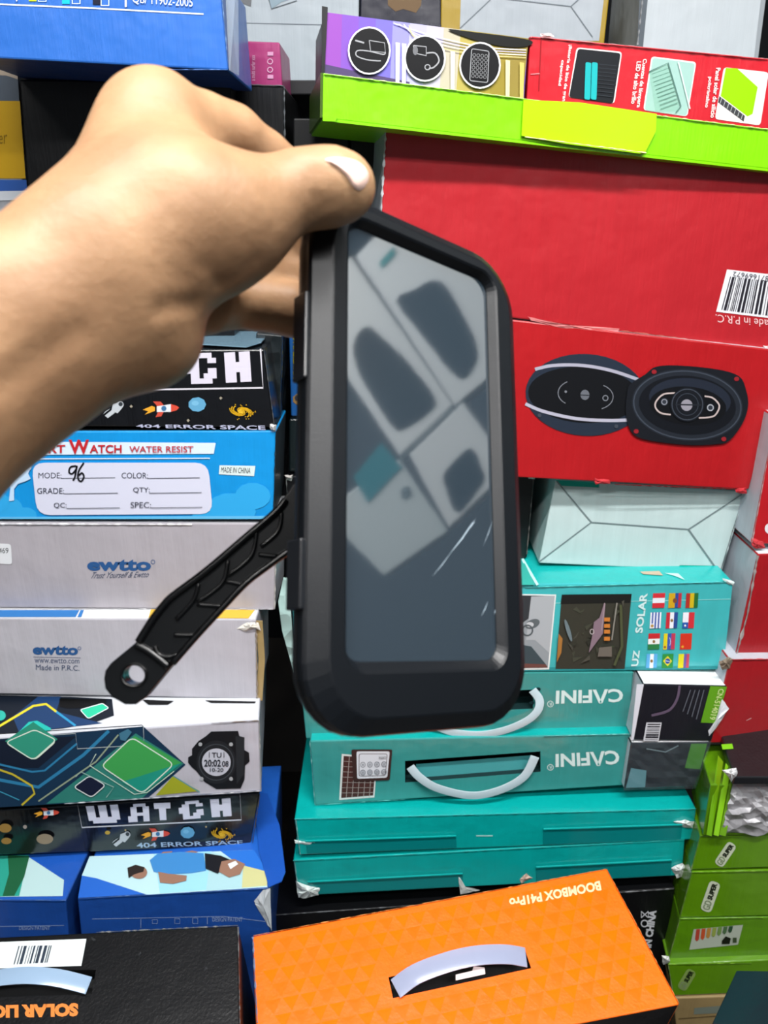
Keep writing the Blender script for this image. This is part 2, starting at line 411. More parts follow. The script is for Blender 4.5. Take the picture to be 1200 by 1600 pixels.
a = Art(b); pixword(a, [('T', [(215, 552), (272, 551), (274, 600), (217, 600)]), ('C', [(290, 552), (337, 551), (339, 599), (292, 600)]), ('H', [(350, 551), (390, 549), (393, 596), (353, 598)])], 'd0ccdb')
a.done('lettering')
a = Art(b); rocket(a, 259, 638); astro(a, 178, 640, .95); planet(a, 308, 632); galaxy(a, 377, 643, .95)
a.ell(153, 627, 5, 5, 'c79a3a'); a.poly([(105, 654), (130, 660), (128, 663), (104, 659)], 'b09030')
for x, y in ((345, 622), (187, 620), (205, 635), (294, 657)): a.poly([(x-2.5, y), (x, y-2.5), (x+2.5, y), (x, y+2.5)], '9a9484')
a.done('space_pictures')
Art(b).text('404 ERROR SPACE', [(212, 663), (414, 665), (415, 672), (213, 668)], 'aeb2cc', .02).done('caption')
zt1 = b.ztop
ft = b.top
cl = [(200, 515), (415, 512), (419, 524), (408, 536), (385, 543), (318, 539), (200, 538)]
vs = [ft.hit(x, y, .003) for x, y in cl]; vs += [v+V(0, 0, .0012) for v in vs]; n = len(cl)
obj('clear_flap', vs, [tuple(range(n)), tuple(range(n, 2*n))[::-1]]+[(i, (i+1) % n, n+(i+1) % n, n+i) for i in range(n)], mat('7a9cb0', .15, .6, .3), b.root)
edge_wear(b, (412, 546), (429, 668), 1.5, '6a6c6e', seed=9); torn(b, [(421, 662), (432, 664), (431, 674), (423, 672)], 'd0d0d0', seed=2)
bb = box('carton', 'narrow black plastic wrapped carton seen as a strip right of the upper watch carton', 'box',
        [(400, 520), (441, 524), (436, 760), (395, 760)], 1.12, 1.12, .2, mat('1b2124', .18, .6, .5, 'crumple'), zbot=1.125)

L2 = b = box('watch_carton', 'sky blue sport watch carton with a white form and handwritten number 96', 'box',
        [(-60, 674), (431, 673), (427, 811), (-60, 811)], 1.05, 1.05, .12, card('0f8fd6', .36), side=card('2a3238'))
a = Art(b)
rnd = random.Random(3)
for x, y, r in ((10, 795, 26), (40, 806, 18), (-10, 785, 25), (360, 800, 40), (395, 775, 28), (330, 808, 30)):
    pts = [p for p in [(x+r*math.cos(t/14*2*math.pi), y+.75*r*math.sin(t/14*2*math.pi)) for t in range(14)]]
    a.poly([(px, min(py, 810)) for px, py in pts], '2fa0dc')
a.poly([(20, 690), (337, 692), (334, 709), (10, 711)], 'cfe0f2'); a.line([(20, 717), (328, 716)], 1.6, 'd8e8f4')
a.poly([(-60, 808), (427, 806), (427, 811), (-60, 811)], '5fb4e0'); a.done('banner')
a = Art(b, .0026); a.text('SPORT', [(34, 695), (102, 695), (102, 708), (34, 708)], 'b8242c', .02); a.text('W', [(107, 687), (139, 687), (140, 709), (108, 709)], 'b8242c', .03)
a.text('ATCH', [(140, 695), (190, 695), (190, 708), (140, 708)], 'b8242c', .02); a.text('WATER RESIST', [(202, 697), (302, 697), (302, 707), (202, 707)], 'b8343c', .01); a.done('title')
a = Art(b, .0020); a.poly(rquad([(49, 723), (325, 723), (333, 803), (58, 805)], .25), 'cdd0e2'); fd = a.done('form_panel')
a = Art(b, .0024)
for t, x0, x1, y, lx0, lx1 in (('MODE:', 60, 96, 743, 95, 180), ('COLOR:', 190, 231, 743, 230, 312), ('GRADE:', 58, 100, 767, 100, 184), ('QTY:', 208, 234, 766, 233, 315), ('QC:', 84, 104, 790, 104, 187), ('SPEC:', 204, 236, 789, 235, 316)):
    a.text(t, [(x0, y-4.5), (x1, y-4.5), (x1, y+4.5), (x0, y+4.5)], '343848', .0); a.line([(lx0, y+4.5), (lx1, y+3.5)], 1.0, '50545f')
a.done('form_lettering', fd)
a = Art(b, .0030); a.line(catmull([(119, 728), (110, 730), (108, 738), (113, 740), (119, 733), (120, 728), (117, 745), (114, 751)], 4), 2.8, '15161c'); a.line(catmull([(131, 723), (123, 736), (122, 748), (127, 752), (131, 745), (128, 739), (123, 743)], 4), 2.8, '15161c'); a.done('handwriting', fd)
a = Art(b, .001); a.poly([(343, 727), (399, 728), (397, 744), (342, 741)], 'cfe0e0'); st = a.done('sticker')
Art(b, .0014).text('MADE IN CHINA', [(346, 730), (392, 731), (391, 740), (345, 738)], '20242c', .0).done('sticker_lettering', st)
a = Art(b, .0020); a.poly([(-10, 742), (18, 738), (25, 728), (40, 726), (48, 731), (44, 740), (48, 748), (40, 752), (28, 756), (22, 764), (22, 782), (14, 783), (16, 764), (14, 754), (0, 752)], 'b9d4ec'); a.ell(44, 730, 5, 5, 'b9d4ec'); a.done('runner_silhouette')
edge_wear(b, (431, 674), (427, 810), 1.6, '2b3a44', seed=12)

GREY = card('a8a4ab', .5)
L3 = b = box('carton', 'grey carton with blue lower case lettering and a script tagline, the upper of two', 'box',
        [(-60, 816), (432, 818), (429, 953), (-60, 949)], 1.05, 1.05, .12, GREY, top=card('d8dade'))
a = Art(b); a.text('ewtto', [(136, 874), (236, 874), (236, 892), (136, 892)], '2a5488', .045); a.ring(239, 878, 3, 3, .8, '2a5488'); a.done('logo')
Art(b).text('Trust Yourself & Ewtto', [(146, 894), (235, 893), (231, 902), (140, 904)], '3a4660', .0).done('tagline')
a = Art(b, .001); a.poly(rquad([(-30, 848), (17, 850), (19, 882), (-30, 879)], .15), 'd8dbdf'); st = a.done('sticker'); Art(b, .0014).text('469', [(-2, 856), (13, 856), (13, 865), (-2, 864)], '404348', 0).done('sticker_lettering', st)
edge_wear(b, (-20, 819), (300, 820), 3.0, 'e6e7ea', seed=21); edge_wear(b, (431, 860), (429, 952), 2, 'c8c4c0', seed=22); edge_wear(b, (0, 951), (427, 952), 1.2, 'd5d5d8', seed=23)
L4 = b = box('carton', 'grey carton with blue lettering and a worn corner, below the other grey one', 'box',
        [(-60, 966), (400, 968), (402, 1092), (-60, 1083)], 1.02, 1.02, .13, card('b4b2ba', .5), top=card('e2e4e6'))
a = Art(b.top, .0008); a.poly([(-60, 953), (124, 953), (118, 964), (-60, 964)], '2f74b8'); a.poly([(126, 953), (131, 953), (127, 964), (121, 964)], '2f74b8')
a.poly([(236, 952), (398, 953), (388, 966), (232, 965)], 'd8b040'); a.line([(248, 953), (242, 965)], 3, 'e2e4e6'); a.f.root = b.root; a.done('coloured_stripes')
a = Art(b); a.text('ewtto', [(51, 1008), (122, 1009), (122, 1024), (51, 1023)], '2a5488', .045); a.ring(124, 1013, 2.4, 2.4, .7, '2a5488'); a.done('logo')
a = Art(b); a.text('www.ewtto.com', [(54, 1028), (124, 1030), (124, 1037), (54, 1036)], '4a5570', .0); a.line([(52, 1026.5), (126, 1028)], .7, '4a5570'); a.text('Made in P.R.C.', [(56, 1038), (124, 1040), (124, 1048), (56, 1047)], '4a5570', .0); a.done('lettering')
torn(b, [(370, 982), (385, 973), (404, 972), (408, 985), (398, 980), (384, 987)], 'd8d4cc', seed=8)
edge_wear(b, (400, 972), (402, 1090), 3.5, '9d8f80', seed=25)
obj('side_flap', *ribbon([b.hit(405, 970, -.002), b.hit(409, 1030, -.004), b.hit(405, 1094, -.002)], b.n, .010, .0012), card('a08a5c'), b.root)

# abstract pattern watch carton
L5 = b = box('watch_carton', 'watch carton with green and navy diamond pattern and a black digital watch picture', 'box',
        [(-60, 1158), (405, 1125), (408, 1236), (-60, 1266)], .915, .965, .30, card('b6b6c0', .4), top=card('d6dae0'))
ft = b.top; ft.root = b.root
a = Art(ft, .0008); a.poly([(-60, 1085), (110, 1089), (175, 1092), (178, 1118), (150, 1128), (100, 1138), (-60, 1152)], '121a26'); a.poly([(60, 1088), (95, 1088), (88, 1112), (160, 1130), (30, 1145), (20, 1120)], '1e3c66')
a.line([(-10, 1140), (52, 1103), (72, 1100), (88, 1112), (118, 1134)], 3.5, 'd8cc30'); a.line([(88, 1112), (118, 1134)], 3.5, '3090c0')
a.poly(rquad([(125, 1109), (160, 1099), (170, 1106), (138, 1123)], .2), '2fc49a'); a.line(rquad([(125, 1109), (160, 1099), (170, 1106), (138, 1123)], .2), 1.2, 'e8f0f0', True)
a.ell(0, 1118, 9, 8, '30b0a0'); a.poly([(30, 1143), (45, 1128), (58, 1126), (80, 1138), (78, 1142), (30, 1147)], '22b4a8'); a.done('top_pattern')
a = Art(ft, .0012)
for q in ([(93, 1091), (166, 1093), (166, 1098), (158, 1105), (105, 1107), (93, 1104)], [(222, 1093), (272, 1095), (262, 1101), (232, 1101)], [(320, 1094), (400, 1096), (398, 1098.5), (330, 1098)]): a.poly(q, '060708')
a.done('cut_outs')
a = Art(b); D1 = '14304a'
a.poly([(-60, 1160), (224, 1135), (290, 1195), (230, 1248), (-60, 1265)], D1)
a.poly([(72, 1256), (212, 1146), (287, 1193), (222, 1247)], '2e7a70'); a.poly([(-60, 1162), (10, 1156), (120, 1150), (60, 1200), (-60, 1200)], '101a2c')
a.line([(-20, 1215), (60, 1230), (130, 1180), (170, 1142)], 5, '2c7aa4'); a.line([(-20, 1190), (50, 1206), (70, 1204), (120, 1162)], 3, '2c7aa4'); a.line([(60, 1252), (150, 1190), (185, 1148)], 2.2, '90a088')
a.line([(-20, 1196), (20, 1210), (50, 1228), (54, 1240), (34, 1258)], 3, 'c0b030'); a.line([(-20, 1228), (30, 1250)], 1.6, '3a90b0')
q = rquad([(10, 1160), (48, 1148), (88, 1158), (54, 1188)], .18); a.poly(q, '3f9a60'); a.line(q, 1.6, 'd5e6d8', True)
a.poly([(8, 1158), (52, 1128), (90, 1155), (50, 1187)], '2f9078'); a.line(rquad([(8, 1160), (54, 1140), (88, 1156), (52, 1188)], .18), 1.6, 'd5e6d8', True)
a.poly([(158, 1196), (211, 1150), (284, 1192), (224, 1240)], '3b9a4e'); a.poly([(190, 1222), (284, 1192), (224, 1240)], '1f8f7c'); a.line(rquad([(158, 1197), (206, 1152), (272, 1194), (222, 1240)], .14), 1.6, 'd5e6d8', True); a.line([(150, 1178), (140, 1196), (210, 1241), (230, 1238), (272, 1205)], 1.2, 'c8e0d0')
a.poly([(243, 1243), (270, 1213), (312, 1236)], '9aa026'); a.line([(270, 1212), (312, 1238)], 1.4, '3f8fa0')
q = rquad([(115, 1230), (140, 1212), (165, 1227), (143, 1246)], .2); a.poly(q, '151c33'); a.line(q, 1.4, 'dde6e6', True); a.line([(118, 1214), (126, 1206), (178, 1230), (166, 1246)], 1, '9fc0b8')
a.poly([(186, 1146), (200, 1139), (206, 1144), (196, 1158), (188, 1156)], '3d6f88'); a.done('diamond_pattern')
a = Art(b, .0016); a.line([(-20, 1148), (222, 1133), (224, 1136)], 1.4, '11151a'); a.line([(0, 1154), (118, 1146), (121, 1170), (225, 1164), (224, 1134)], .9, 'b8c4c8'); a.done('tuck_flap_edge')
a = Art(b, .0012); K = '14161a'
a.poly([(330, 1143), (372, 1142), (374, 1150), (381, 1152), (382, 1172), (389, 1176), (390, 1190), (383, 1196), (382, 1218), (376, 1232), (338, 1233), (320, 1222), (307, 1205), (299, 1198), (294, 1192), (294, 1183), (300, 1180), (300, 1170), (310, 1158), (322, 1150)], K)
a.poly([(368, 1150), (382, 1152), (381, 1210), (370, 1225)], '24282c')
a.ell(338, 1191, 31, 34, '1f2226'); a.ring(338, 1191, 27, 28, 1.5, '3c4147'); a.ell(338, 1191, 22.5, 21.5, 'b8bcc8')
for x, y in ((313, 1163), (361, 1163), (315, 1217), (361, 1217)): a.ell(x, y, 3, 3, '9fa4a8')
wp = a.done('watch_picture')
a = Art(b, .0026); a.text('TU', [(331, 1176), (346, 1176), (346, 1184), (331, 1184)], '22252c', .01); a.text('20:02', [(319, 1187), (345, 1187), (345, 1198), (319, 1198)], '22252c', .02); a.text('08', [(347, 1189), (357, 1189), (357, 1198), (347, 1198)], '22252c', .01); a.text('10-20', [(328, 1200), (349, 1200), (349, 1206), (328, 1206)], '22252c', .01)
a.line([(327, 1175), (327, 1184)], .8, '22252c'); a.line([(350, 1175), (350, 1184)], .8, '22252c'); a.done('display_digits', wp)
edge_wear(b, (330, 1130), (404, 1126), 1.6, '8a8078', seed=31); edge_wear(b, (100, 1256), (408, 1236), 1.4, 'd5d5d8', seed=32); edge_wear(b, (405, 1126), (408, 1236), 1.6, 'c0bcb8', seed=33)

L6 = b = box('watch_carton', 'glossy black watch carton with its whole framed pixel word showing, under the diamond pattern carton', 'box',
        [(-60, 1270), (406, 1240), (391, 1322), (-60, 1338)], .925, .975, .22, GLB)
a = Art(b); a.line([(120, 1251), (375, 1239), (377, 1281), (128, 1293)], 1.8, 'c9cdd6', True); a.done('frame_line')
a = Art(b); pixword(a, [('W', [(134, 1260), (184, 1257), (189, 1285), (140, 1287)]), ('A', [(198, 1257), (232, 1255), (234, 1283), (201, 1285)]), ('T', [(240, 1255), (266, 1254), (267, 1281), (243, 1282)]), ('C', [(278, 1253), (316, 1250), (319, 1278), (281, 1281)]), ('H', [(328, 1249), (360, 1247), (362, 1275), (331, 1277)])], 'cfd2e2'); a.done('lettering')
a = Art(b); rocket(a, 249, 1303, .8); astro(a, 190, 1311, .85); planet(a, 293, 1301, .8); galaxy(a, 347, 1304, .85); rocket(a, 78, 1270, .7); astro(a, -15, 1300, .8)
a.ell(70, 1311, 13, 8, '8f806a'); a.ell(8, 1294, 10, 7, '97743a'); a.ell(10, 1314, 8, 5, '97743a'); a.ell(168, 1301, 4, 3, 'b59a3c'); a.ell(39, 1292, 3, 3, '98908a')
for x, y in ((196, 1297), (322, 1292)): a.ell(x, y, 1.5, 1.5, 'a89a70', n=6)
a.done('space_pictures')
Art(b).text('404 ERROR SPACE', [(213, 1317), (379, 1313), (380, 1319), (214, 1325)], '9ab4cc', .02).done('caption'); edge_wear(b, (406, 1241), (394, 1321), 1.6, '5b5048', seed=41)

# the two blue watch boxes with runners
BL = card('1d4b9c', .36)
b = box('watch_carton', 'blue carton with a runner printed on its top and a torn white corner', 'box',
        [(121, 1404), (420, 1388), (423, 1530), (135, 1545)], .866, .882, .28, BL, zbot=.102, top=card('2362c4', .3))
ft = b.top; ft.root = b.root
a = Art(ft, .001); a.poly([(140, 1338), (395, 1328), (418, 1386), (230, 1398), (150, 1372), (128, 1368)], 'b8dce4'); a.poly([(128, 1368), (150, 1372), (226, 1397), (122, 1403)], '2a66c8'); a.poly([(240, 1334), (330, 1330), (330, 1390), (250, 1396)], '9ad4ea')
a.poly([(330, 1330), (408, 1358), (418, 1384), (322, 1391)], 'a8d0d8'); a.poly([(380, 1350), (419, 1362), (417, 1384), (378, 1387)], 'c9c890')
a.poly([(345, 1330), (397, 1328), (418, 1362), (372, 1350)], '2a70d0'); a.done('beach_picture')
a = Art(ft, .0024); SK = '94705e'
a.poly([(248, 1336), (255, 1331), (270, 1330), (262, 1338)], SK); a.poly([(285, 1332), (300, 1329), (310, 1331), (300, 1335)], SK)
a.poly([(234, 1344), (246, 1334), (280, 1331), (318, 1333), (322, 1360), (300, 1364), (262, 1366), (240, 1362)], '3f86c6'); a.ell(217, 1363, 13, 10, SK); a.poly([(199, 1356), (212, 1351), (226, 1355), (224, 1362), (210, 1366), (201, 1372)], '2b2422')
a.poly([(247, 1362), (262, 1365), (292, 1368), (291, 1376), (270, 1381), (250, 1379)], SK); a.poly([(320, 1333), (345, 1337), (364, 1345), (340, 1365), (321, 1357)], '15171e'); a.poly([(346, 1346), (366, 1342), (383, 1350), (375, 1366), (358, 1371), (342, 1362)], SK)
a.poly([(356, 1350), (368, 1345), (372, 1350), (360, 1358)], 'e0e6ee'); a.done('runner_picture')
lidq = [(395, 1235), (418, 1240), (437, 1290), (446, 1362), (440, 1377), (428, 1382), (420, 1386), (405, 1330)]
vs = [ft.hit(x, y, .004) for x, y in lidq]; vs += [v-V(0, 0, .0015) for v in vs]; n = len(lidq)
obj('lid_flap', vs, [tuple(range(n)), tuple(range(n, 2*n))[::-1]]+[(i, (i+1) % n, n+(i+1) % n, n+i) for i in range(n)], card('1f55b4', .3), b.root)
a = Art(b); a.line([(144, 1436), (350, 1432), (416, 1440)], .8, '8fa6d0'); a.text('DESIGN PATENT', [(332, 1433), (379, 1433), (379, 1440), (332, 1440)], '8fa6d0', 0); a.line([(324, 1432), (324, 1444)], .8, '8fa6d0'); a.line([(220, 1436), (220, 1450)], .8, '8fa6d0')
for x in (238, 273, 301): a.line([(x, 1437-(x-238)*.04), (x+8, 1437-(x-238)*.04), (x+8, 1443), (x, 1443)], .8, '8fa6d0', True)
a.done('lettering'); torn(b, [(412, 1390), (422, 1388), (425, 1455), (415, 1440), (400, 1414), (396, 1408)], 'c6cdd2', seed=14, bulge=.003); edge_wear(b, (123, 1404), (420, 1388), 1.3, '6a90d0', seed=44)
b = box('watch_carton', 'blue carton with green water and beach printed on top, at the lower left edge', 'box',
        [(-90, 1406), (103, 1407), (112, 1530), (-90, 1530)], .86, .86, .28, BL, zbot=.102, top=card('1f58b8', .3))
ft = b.top; ft.root = b.root
a = Art(ft, .001); a.poly([(-60, 1336), (40, 1336), (100, 1375), (98, 1400), (-60, 1402)], 'b6d6d8'); a.poly([(-60, 1336), (45, 1336), (30, 1400), (-60, 1402)], '2c9c8a'); a.poly([(12, 1336), (46, 1338), (38, 1370), (22, 1400), (4, 1400), (14, 1365)], '1f5c3c'); a.done('beach_picture')
Art(b).line([(-20, 1448), (100, 1446)], .8, '8fa6d0').text('DESIGN PATENT', [(30, 1447), (78, 1447), (78, 1453), (30, 1453)], '8fa6d0', 0).done('lettering'); edge_wear(b, (-20, 1406), (103, 1407), 1.2, '5f8ad0', seed=46)

# black carton with handle, tilted towards us
def tilted(name, label, q, p0, tilt, D, front, side):
    t = math.radians(tilt); n = V(0, -math.sin(t), math.cos(t)); f = Face(p0, n)
    P = [f.hit(*c) for c in q]; Vs = P+[p-n*D for p in P]
    root = thing(name, sum(Vs)/8+V(0, 0, -.0)-V(0, 0, (sum(Vs)/8)[2]-min(v[2] for v in Vs)), label, 'box')
    fc = [(0, 3, 2, 1), (4, 5, 6, 7), (0, 1, 5, 4), (3, 7, 6, 2), (0, 4, 7, 3), (1, 2, 6, 5)]
    o = obj('carton_body', Vs, fc, [front, side], root, [0, 1, 1, 1, 1, 1], bevel=.002); f.root = root; f.body = o; f.P = P; return f
def handle_strap(f, mid, wpx, name='handle', lift=.006, thick=.0016, c='b8c8d8', arch=.02, nrm=None):
    P = []; n = len(mid); wd = []
    for i, (x, y) in enumerate(mid):
        t = i/(n-1); P.append(f.hit(x, y, lift+arch*math.sin(math.pi*t)))
    P = catmull(P, 5)
    z = abs(np.dot(P[0]-CAM, FW))
    vs, fc = ribbon(P, nrm if nrm is not None else f.n, wpx*z/F, thick)
    return obj(name, vs, fc, mat(c, .22, .6, .2, alpha=.82), f.root, bevel=.0004, smooth=True)
p0 = hitY(200, 1520, .71)
f = tilted('carton', 'black carton with plastic handle, barcode sticker and orange upside-down lettering, at lower left', [(-120, 1470), (372, 1446), (376, 1660), (-120, 1670)], p0, 14, .30, black_card(), black_card())
cut(f, [(-60, 1514), (148, 1511), (141, 1549), (-60, 1556)], .03)
a = Art(f); a.poly([(-60, 1474), (135, 1467), (127, 1509), (-60, 1515)], 'dfe9ea'); st = a.done('barcode_sticker')
def bars(face, q, n, c, parent, seed=1, name='barcode', lift=.0012):
    rnd = random.Random(seed); a = Art(face, lift); u = 0; L = []
    while u < 1:
        w_ = rnd.choice([.4, .6, 1, 1.6])/n
        L.append([bil(q, u, 0), bil(q, min(u+w_, 1), 0), bil(q, min(u+w_, 1), 1), bil(q, u, 1)]); u += w_+rnd.choice([.4, .7, 1.1])/n
    a.polys(L, c); return a.done(name, parent)
bars(f, [(29, 1478), (81, 1477), (74, 1504), (21, 1507)], 18, '303a48', st, 3)
Art(f).text('SOLAR LIGHT', [(122, 1588), (-50, 1592), (-50, 1572), (122, 1567)], 'd8803c', .06).done('lettering')
handle_strap(f, [(-60, 1540), (-10, 1529), (40, 1524), (90, 1528), (139, 1540)], 25, arch=.018, c='9db8d4')
edge_wear(f, (150, 1457), (372, 1446), 1.6, '888a8c', seed=51); edge_wear(f, (372, 1448), (375, 1600), 1.6, '74787a', seed=52)
for k, (x0, y0, x1, y1) in enumerate(((0, 1450, 20, 1459), (122, 1450, 262, 1447))):
    pass

# ================================================================== MIDDLE COLUMN, from the bottom
b = box('carton', 'black carton with white care symbols and sideways lettering, under the lowest teal carton', 'box',
        [(428, 1430), (1055, 1388), (1022, 1600), (432, 1600)], 1.0, 1.0, .3, black_card(), zbot=.102)
a = Art(b); a.text('MADE IN CHINA', [(1000, 1520), (1014, 1421), (1026, 1423), (1012, 1520)], 'c9ccd2', .05); a.ring(1007, 1443, 5, 5, 1.8, 'c9ccd2'); a.line([(1002, 1424), (1013, 1434)], 1.5, 'c9ccd2'); a.line([(1013, 1424), (1002, 1434)], 1.5, 'c9ccd2'); a.line([(1002, 1424), (1002, 1434)], 1, 'c9ccd2'); a.line([(1013, 1424), (1013, 1434)], 1, 'c9ccd2'); a.done('lettering')
edge_wear(b, (430, 1430), (620, 1417), 1.6, '707478', seed=61); edge_wear(b, (950, 1396), (1053, 1389), 1.8, '8a8c90', seed=62)
z1 = b.ztop
def tealbox(label, q, Yl, Yr, D, notch, nl):
    b = box('solar_carton', label, 'box', q, Yl, Yr, D, TEAL)
    (tl, tr, br, bl) = q
    # tuck lid band, its recess shade painted as a darker teal, with raised tongue
    for (u0, u1, v0) in notch:
        a = Art(b, .0012); Q = [bil(q, u0, v0), bil(q, u1, v0+.0), bil(q, u1, .97), bil(q, u0, .97)]
        a.poly(Q, mat('047f80', .25, .5, .2)); s = a.done('shaded_tuck_band')
        P = [b.hit(*bil(q, u0, v0), .0035), b.hit(*bil(q, (u0+u1)/2, v0), .0045), b.hit(*bil(q, u1, v0), .0035)]
        vs, fc = ribbon(P, b.n, .0022, .002); obj('lid_edge', vs, fc, TEAL, b.root)
    return b
R1 = tealbox('lowest teal carton with a crushed white corner, on the black carton', [(458, 1345), (1070, 1312), (1066, 1368), (466, 1400)], 1.0, 1.0, .30, [(.03, .43, .62), (.62, .97, .55)], 0)
torn(R1, [(462, 1376), (480, 1383), (500, 1388), (498, 1398), (478, 1404), (466, 1402)], 'd8e2e0', seed=5); torn(R1, [(1048, 1356), (1066, 1348), (1073, 1354), (1070, 1368), (1058, 1372)], 'e2e6e6', seed=6)
torn(R1, [(716, 1370), (722, 1376), (728, 1394), (750, 1391), (720, 1398)], 'd8dcd8', seed=7, bulge=.002); torn(R1, [(812, 1374), (822, 1365), (832, 1372), (815, 1380)], 'd0b8a8', seed=9, bulge=.002)
R2 = tealbox('second teal carton from the bottom, with a torn white right corner', [(460, 1280), (1088, 1264), (1082, 1312), (468, 1336)], 1.0, 1.0, .30, [(.02, .40, .62), (.62, .97, .50)], 0)
torn(R2, [(1052, 1284), (1070, 1281), (1084, 1284), (1082, 1294), (1068, 1292)], 'e4e8e8', seed=10); torn(R2, [(460, 1312), (475, 1315), (494, 1316), (478, 1320), (462, 1318)], 'dff0ee', seed=11, bulge=.001)
a = Art(R2, .0012); a.line([(744, 1306), (770, 1306)], 1.5, 'b8e8e4'); a.done('scuff')
for bx, x in ((R1, 458), (R2, 460)): edge_wear(bx, (bx.q[0][0]+2, bx.q[0][1]), (bx.q[3][0]+1, bx.q[3][1]-1), 1.3, 'b8e0dc', seed=int(x)); edge_wear(bx, bx.q[0], bx.q[1], 1.1, '49c8c4', seed=int(x)+1)
TE = mat('3a9490', .24, .5, .35, 'card')
def cafini(b, q1, q2r, reg):
    a = Art(b); a.text('CΛFINI', q1, 'd5e8e6', .03); a.done('logo')
    a = Art(b); a.ring(*reg, 4.5, 4.5, 1, 'd5e8e6'); a.text('R', [(reg[0]+2, reg[1]+2.5), (reg[0]-2, reg[1]+2.5), (reg[0]-2, reg[1]-2.5), (reg[0]+2, reg[1]-2.5)], 'd5e8e6', 0); a.done('registered_mark')
R3 = b = box('solar_carton', 'teal carton with sagging white handle and lamp picture, below the phone case', 'box',
        [(484, 1158), (986, 1147), (975, 1227), (492, 1258)], 1.03, 1.03, .3, TE, top=TEAL, side=TEAL)
cut(b, [(633, 1194), (846, 1179), (846, 1211), (633, 1228)], .04, mat('0d2a2c', .6))
a = Art(b, -.012); a.poly([(650, 1194), (832, 1180), (832, 1206), (650, 1221)], mat('4aa3a6', .3, .5, .2)); a.done('inner_flap')
cafini(b, [(969, 1195), (868, 1200), (868, 1178), (966, 1172)], None, (860, 1199))
a = Art(b); a.poly([(534, 1178), (590, 1183), (585, 1246), (530, 1250)], 'd8dcda'); a.poly([(537, 1181), (588, 1185), (583, 1243), (533, 1247)], '4a2b28')
for i in range(1, 6): a.line([(537+i*9, 1182), (532+i*9, 1246)], .7, 'b8b0ac')
for i in range(1, 8): a.line([(536-i*.4, 1181+i*8.3), (588-i*.5, 1185+i*7.6)], .5, 'b8b0ac')
sp = a.done('solar_panel_picture')
a = Art(b, .0024); a.poly(rquad([(549, 1171), (613, 1171), (609, 1219), (552, 1221)], .06), '3c2826'); a.poly(rquad([(557, 1174), (609, 1174), (605, 1215), (558, 1217)], .08), 'd6d9e0'); a.line(rquad([(561, 1178), (605, 1178), (602, 1212), (561, 1213)], .1), .9, '55464a', True)
for r in range(2):
    for k in range(4): a.ring(567+k*11, 1195+r*12-k*.3, 3.6, 4, 1, '7b7f88'); a.ell(567+k*11, 1195+r*12-k*.3, 2, 2.2, 'a0a4ac', n=8)
a.text('CAFINI', [(603, 1186), (592, 1186), (592, 1182), (603, 1182)], '303038', 0); a.done('flood_lamp_picture')
handle_strap(b, [(641, 1198), (655, 1214), (680, 1230), (720, 1241), (752, 1242), (790, 1231), (820, 1212), (836, 1182)], 14, arch=.012, c='c6dae2', lift=.003)
edge_wear(b, (484, 1158), (492, 1257), 1.2, '9fdcd6', seed=71); edge_wear(b, (850, 1150), (985, 1147), 1, '8fe0da', seed=72); edge_wear(b, (492, 1258), (633, 1249), 1, '70d0cc', seed=73)
R4 = b = box('solar_carton', 'teal carton half behind the phone case, its handle end and upside-down logo showing', 'box',
        [(468, 1052), (990, 1050), (982, 1144), (478, 1154)], 1.05, 1.05, .3, TE, side=TEAL)
cut(b, [(640, 1090), (835, 1082), (834, 1112), (640, 1120)], .04, mat('0d2a2c', .6))
cafini(b, [(974, 1098), (868, 1101), (869, 1079), (973, 1076)], None, (860, 1100))
handle_strap(b, [(648, 1095), (665, 1122), (700, 1142), (745, 1148), (785, 1142), (820, 1128), (839, 1112), (843, 1094), (832, 1078)], 13, arch=.014, c='c6dae2', lift=.003)
a = Art(b, .001); a.ell(841, 1077, 4, 3, '142a30', n=8); a.ell(831, 1098, 4, 2.5, '142a30', n=8); a.done('rivet_holes')
edge_wear(b, (990, 1050), (982, 1142), 1, 'a8d8d4', seed=74)
# LUZ SOLAR
TL5 = mat('3fb0b4', .26, .5, .3, 'card')
R5 = b = box('solar_carton', 'light teal solar lamp carton with twelve small flags and night pictures', 'box',
        [(455, 917), (1146, 909), (1131, 1046), (462, 1050)], 1.05, 1.05, .26, TL5, top=mat('12b0ac', .3, .5, .3, 'card'), side=TEAL)
a = Art(b); a.poly([(800, 1049), (1131, 1045.5), (1132, 1041), (800, 1043)], '2b8c90'); a.line([(800, 944), (1142, 936)], 1, '8fd8d6'); a.done('crease')
a = Art(b, .0012); a.poly([(800, 928), (869, 929), (858, 1046), (800, 1047)], 'dfe6e4'); a.poly([(800, 930), (867, 931), (856, 1043), (800, 1044)], '8f979c'); a.poly([(800, 930), (850, 931), (828, 965), (800, 985)], '34383c'); a.poly([(830, 932), (867, 931), (858, 1020), (836, 1000), (822, 1000)], 'a7adb2')
a.ell(832, 975, 12, 7, '5c6468', -.4); a.ell(828, 976, 6, 4, 'c0c4c8'); a.ring(824, 985, 8, 8, 2.5, '50585c'); a.poly([(800, 1005), (830, 1010), (853, 1038), (800, 1036)], '3c4a50'); a.poly([(800, 1036), (853, 1038), (856, 1043), (800, 1044)], '6a4540'); a.done('bathroom_picture')
a = Art(b, .0012); a.poly([(878, 929), (987, 928), (976, 1045), (868, 1045)], '37372f'); a.poly([(878, 929), (987, 928), (985, 942), (876, 944)], '1c1d1c')
for i in range(26):
    rr = random.Random(i); x, y = rr.uniform(882, 970), rr.uniform(945, 1035); a.poly([(x+rr.uniform(-9, 9), y+rr.uniform(-9, 9)) for _ in range(3)], rr.choice(['43453a', '2d2e28', '4b4a42', '3d4a34']))
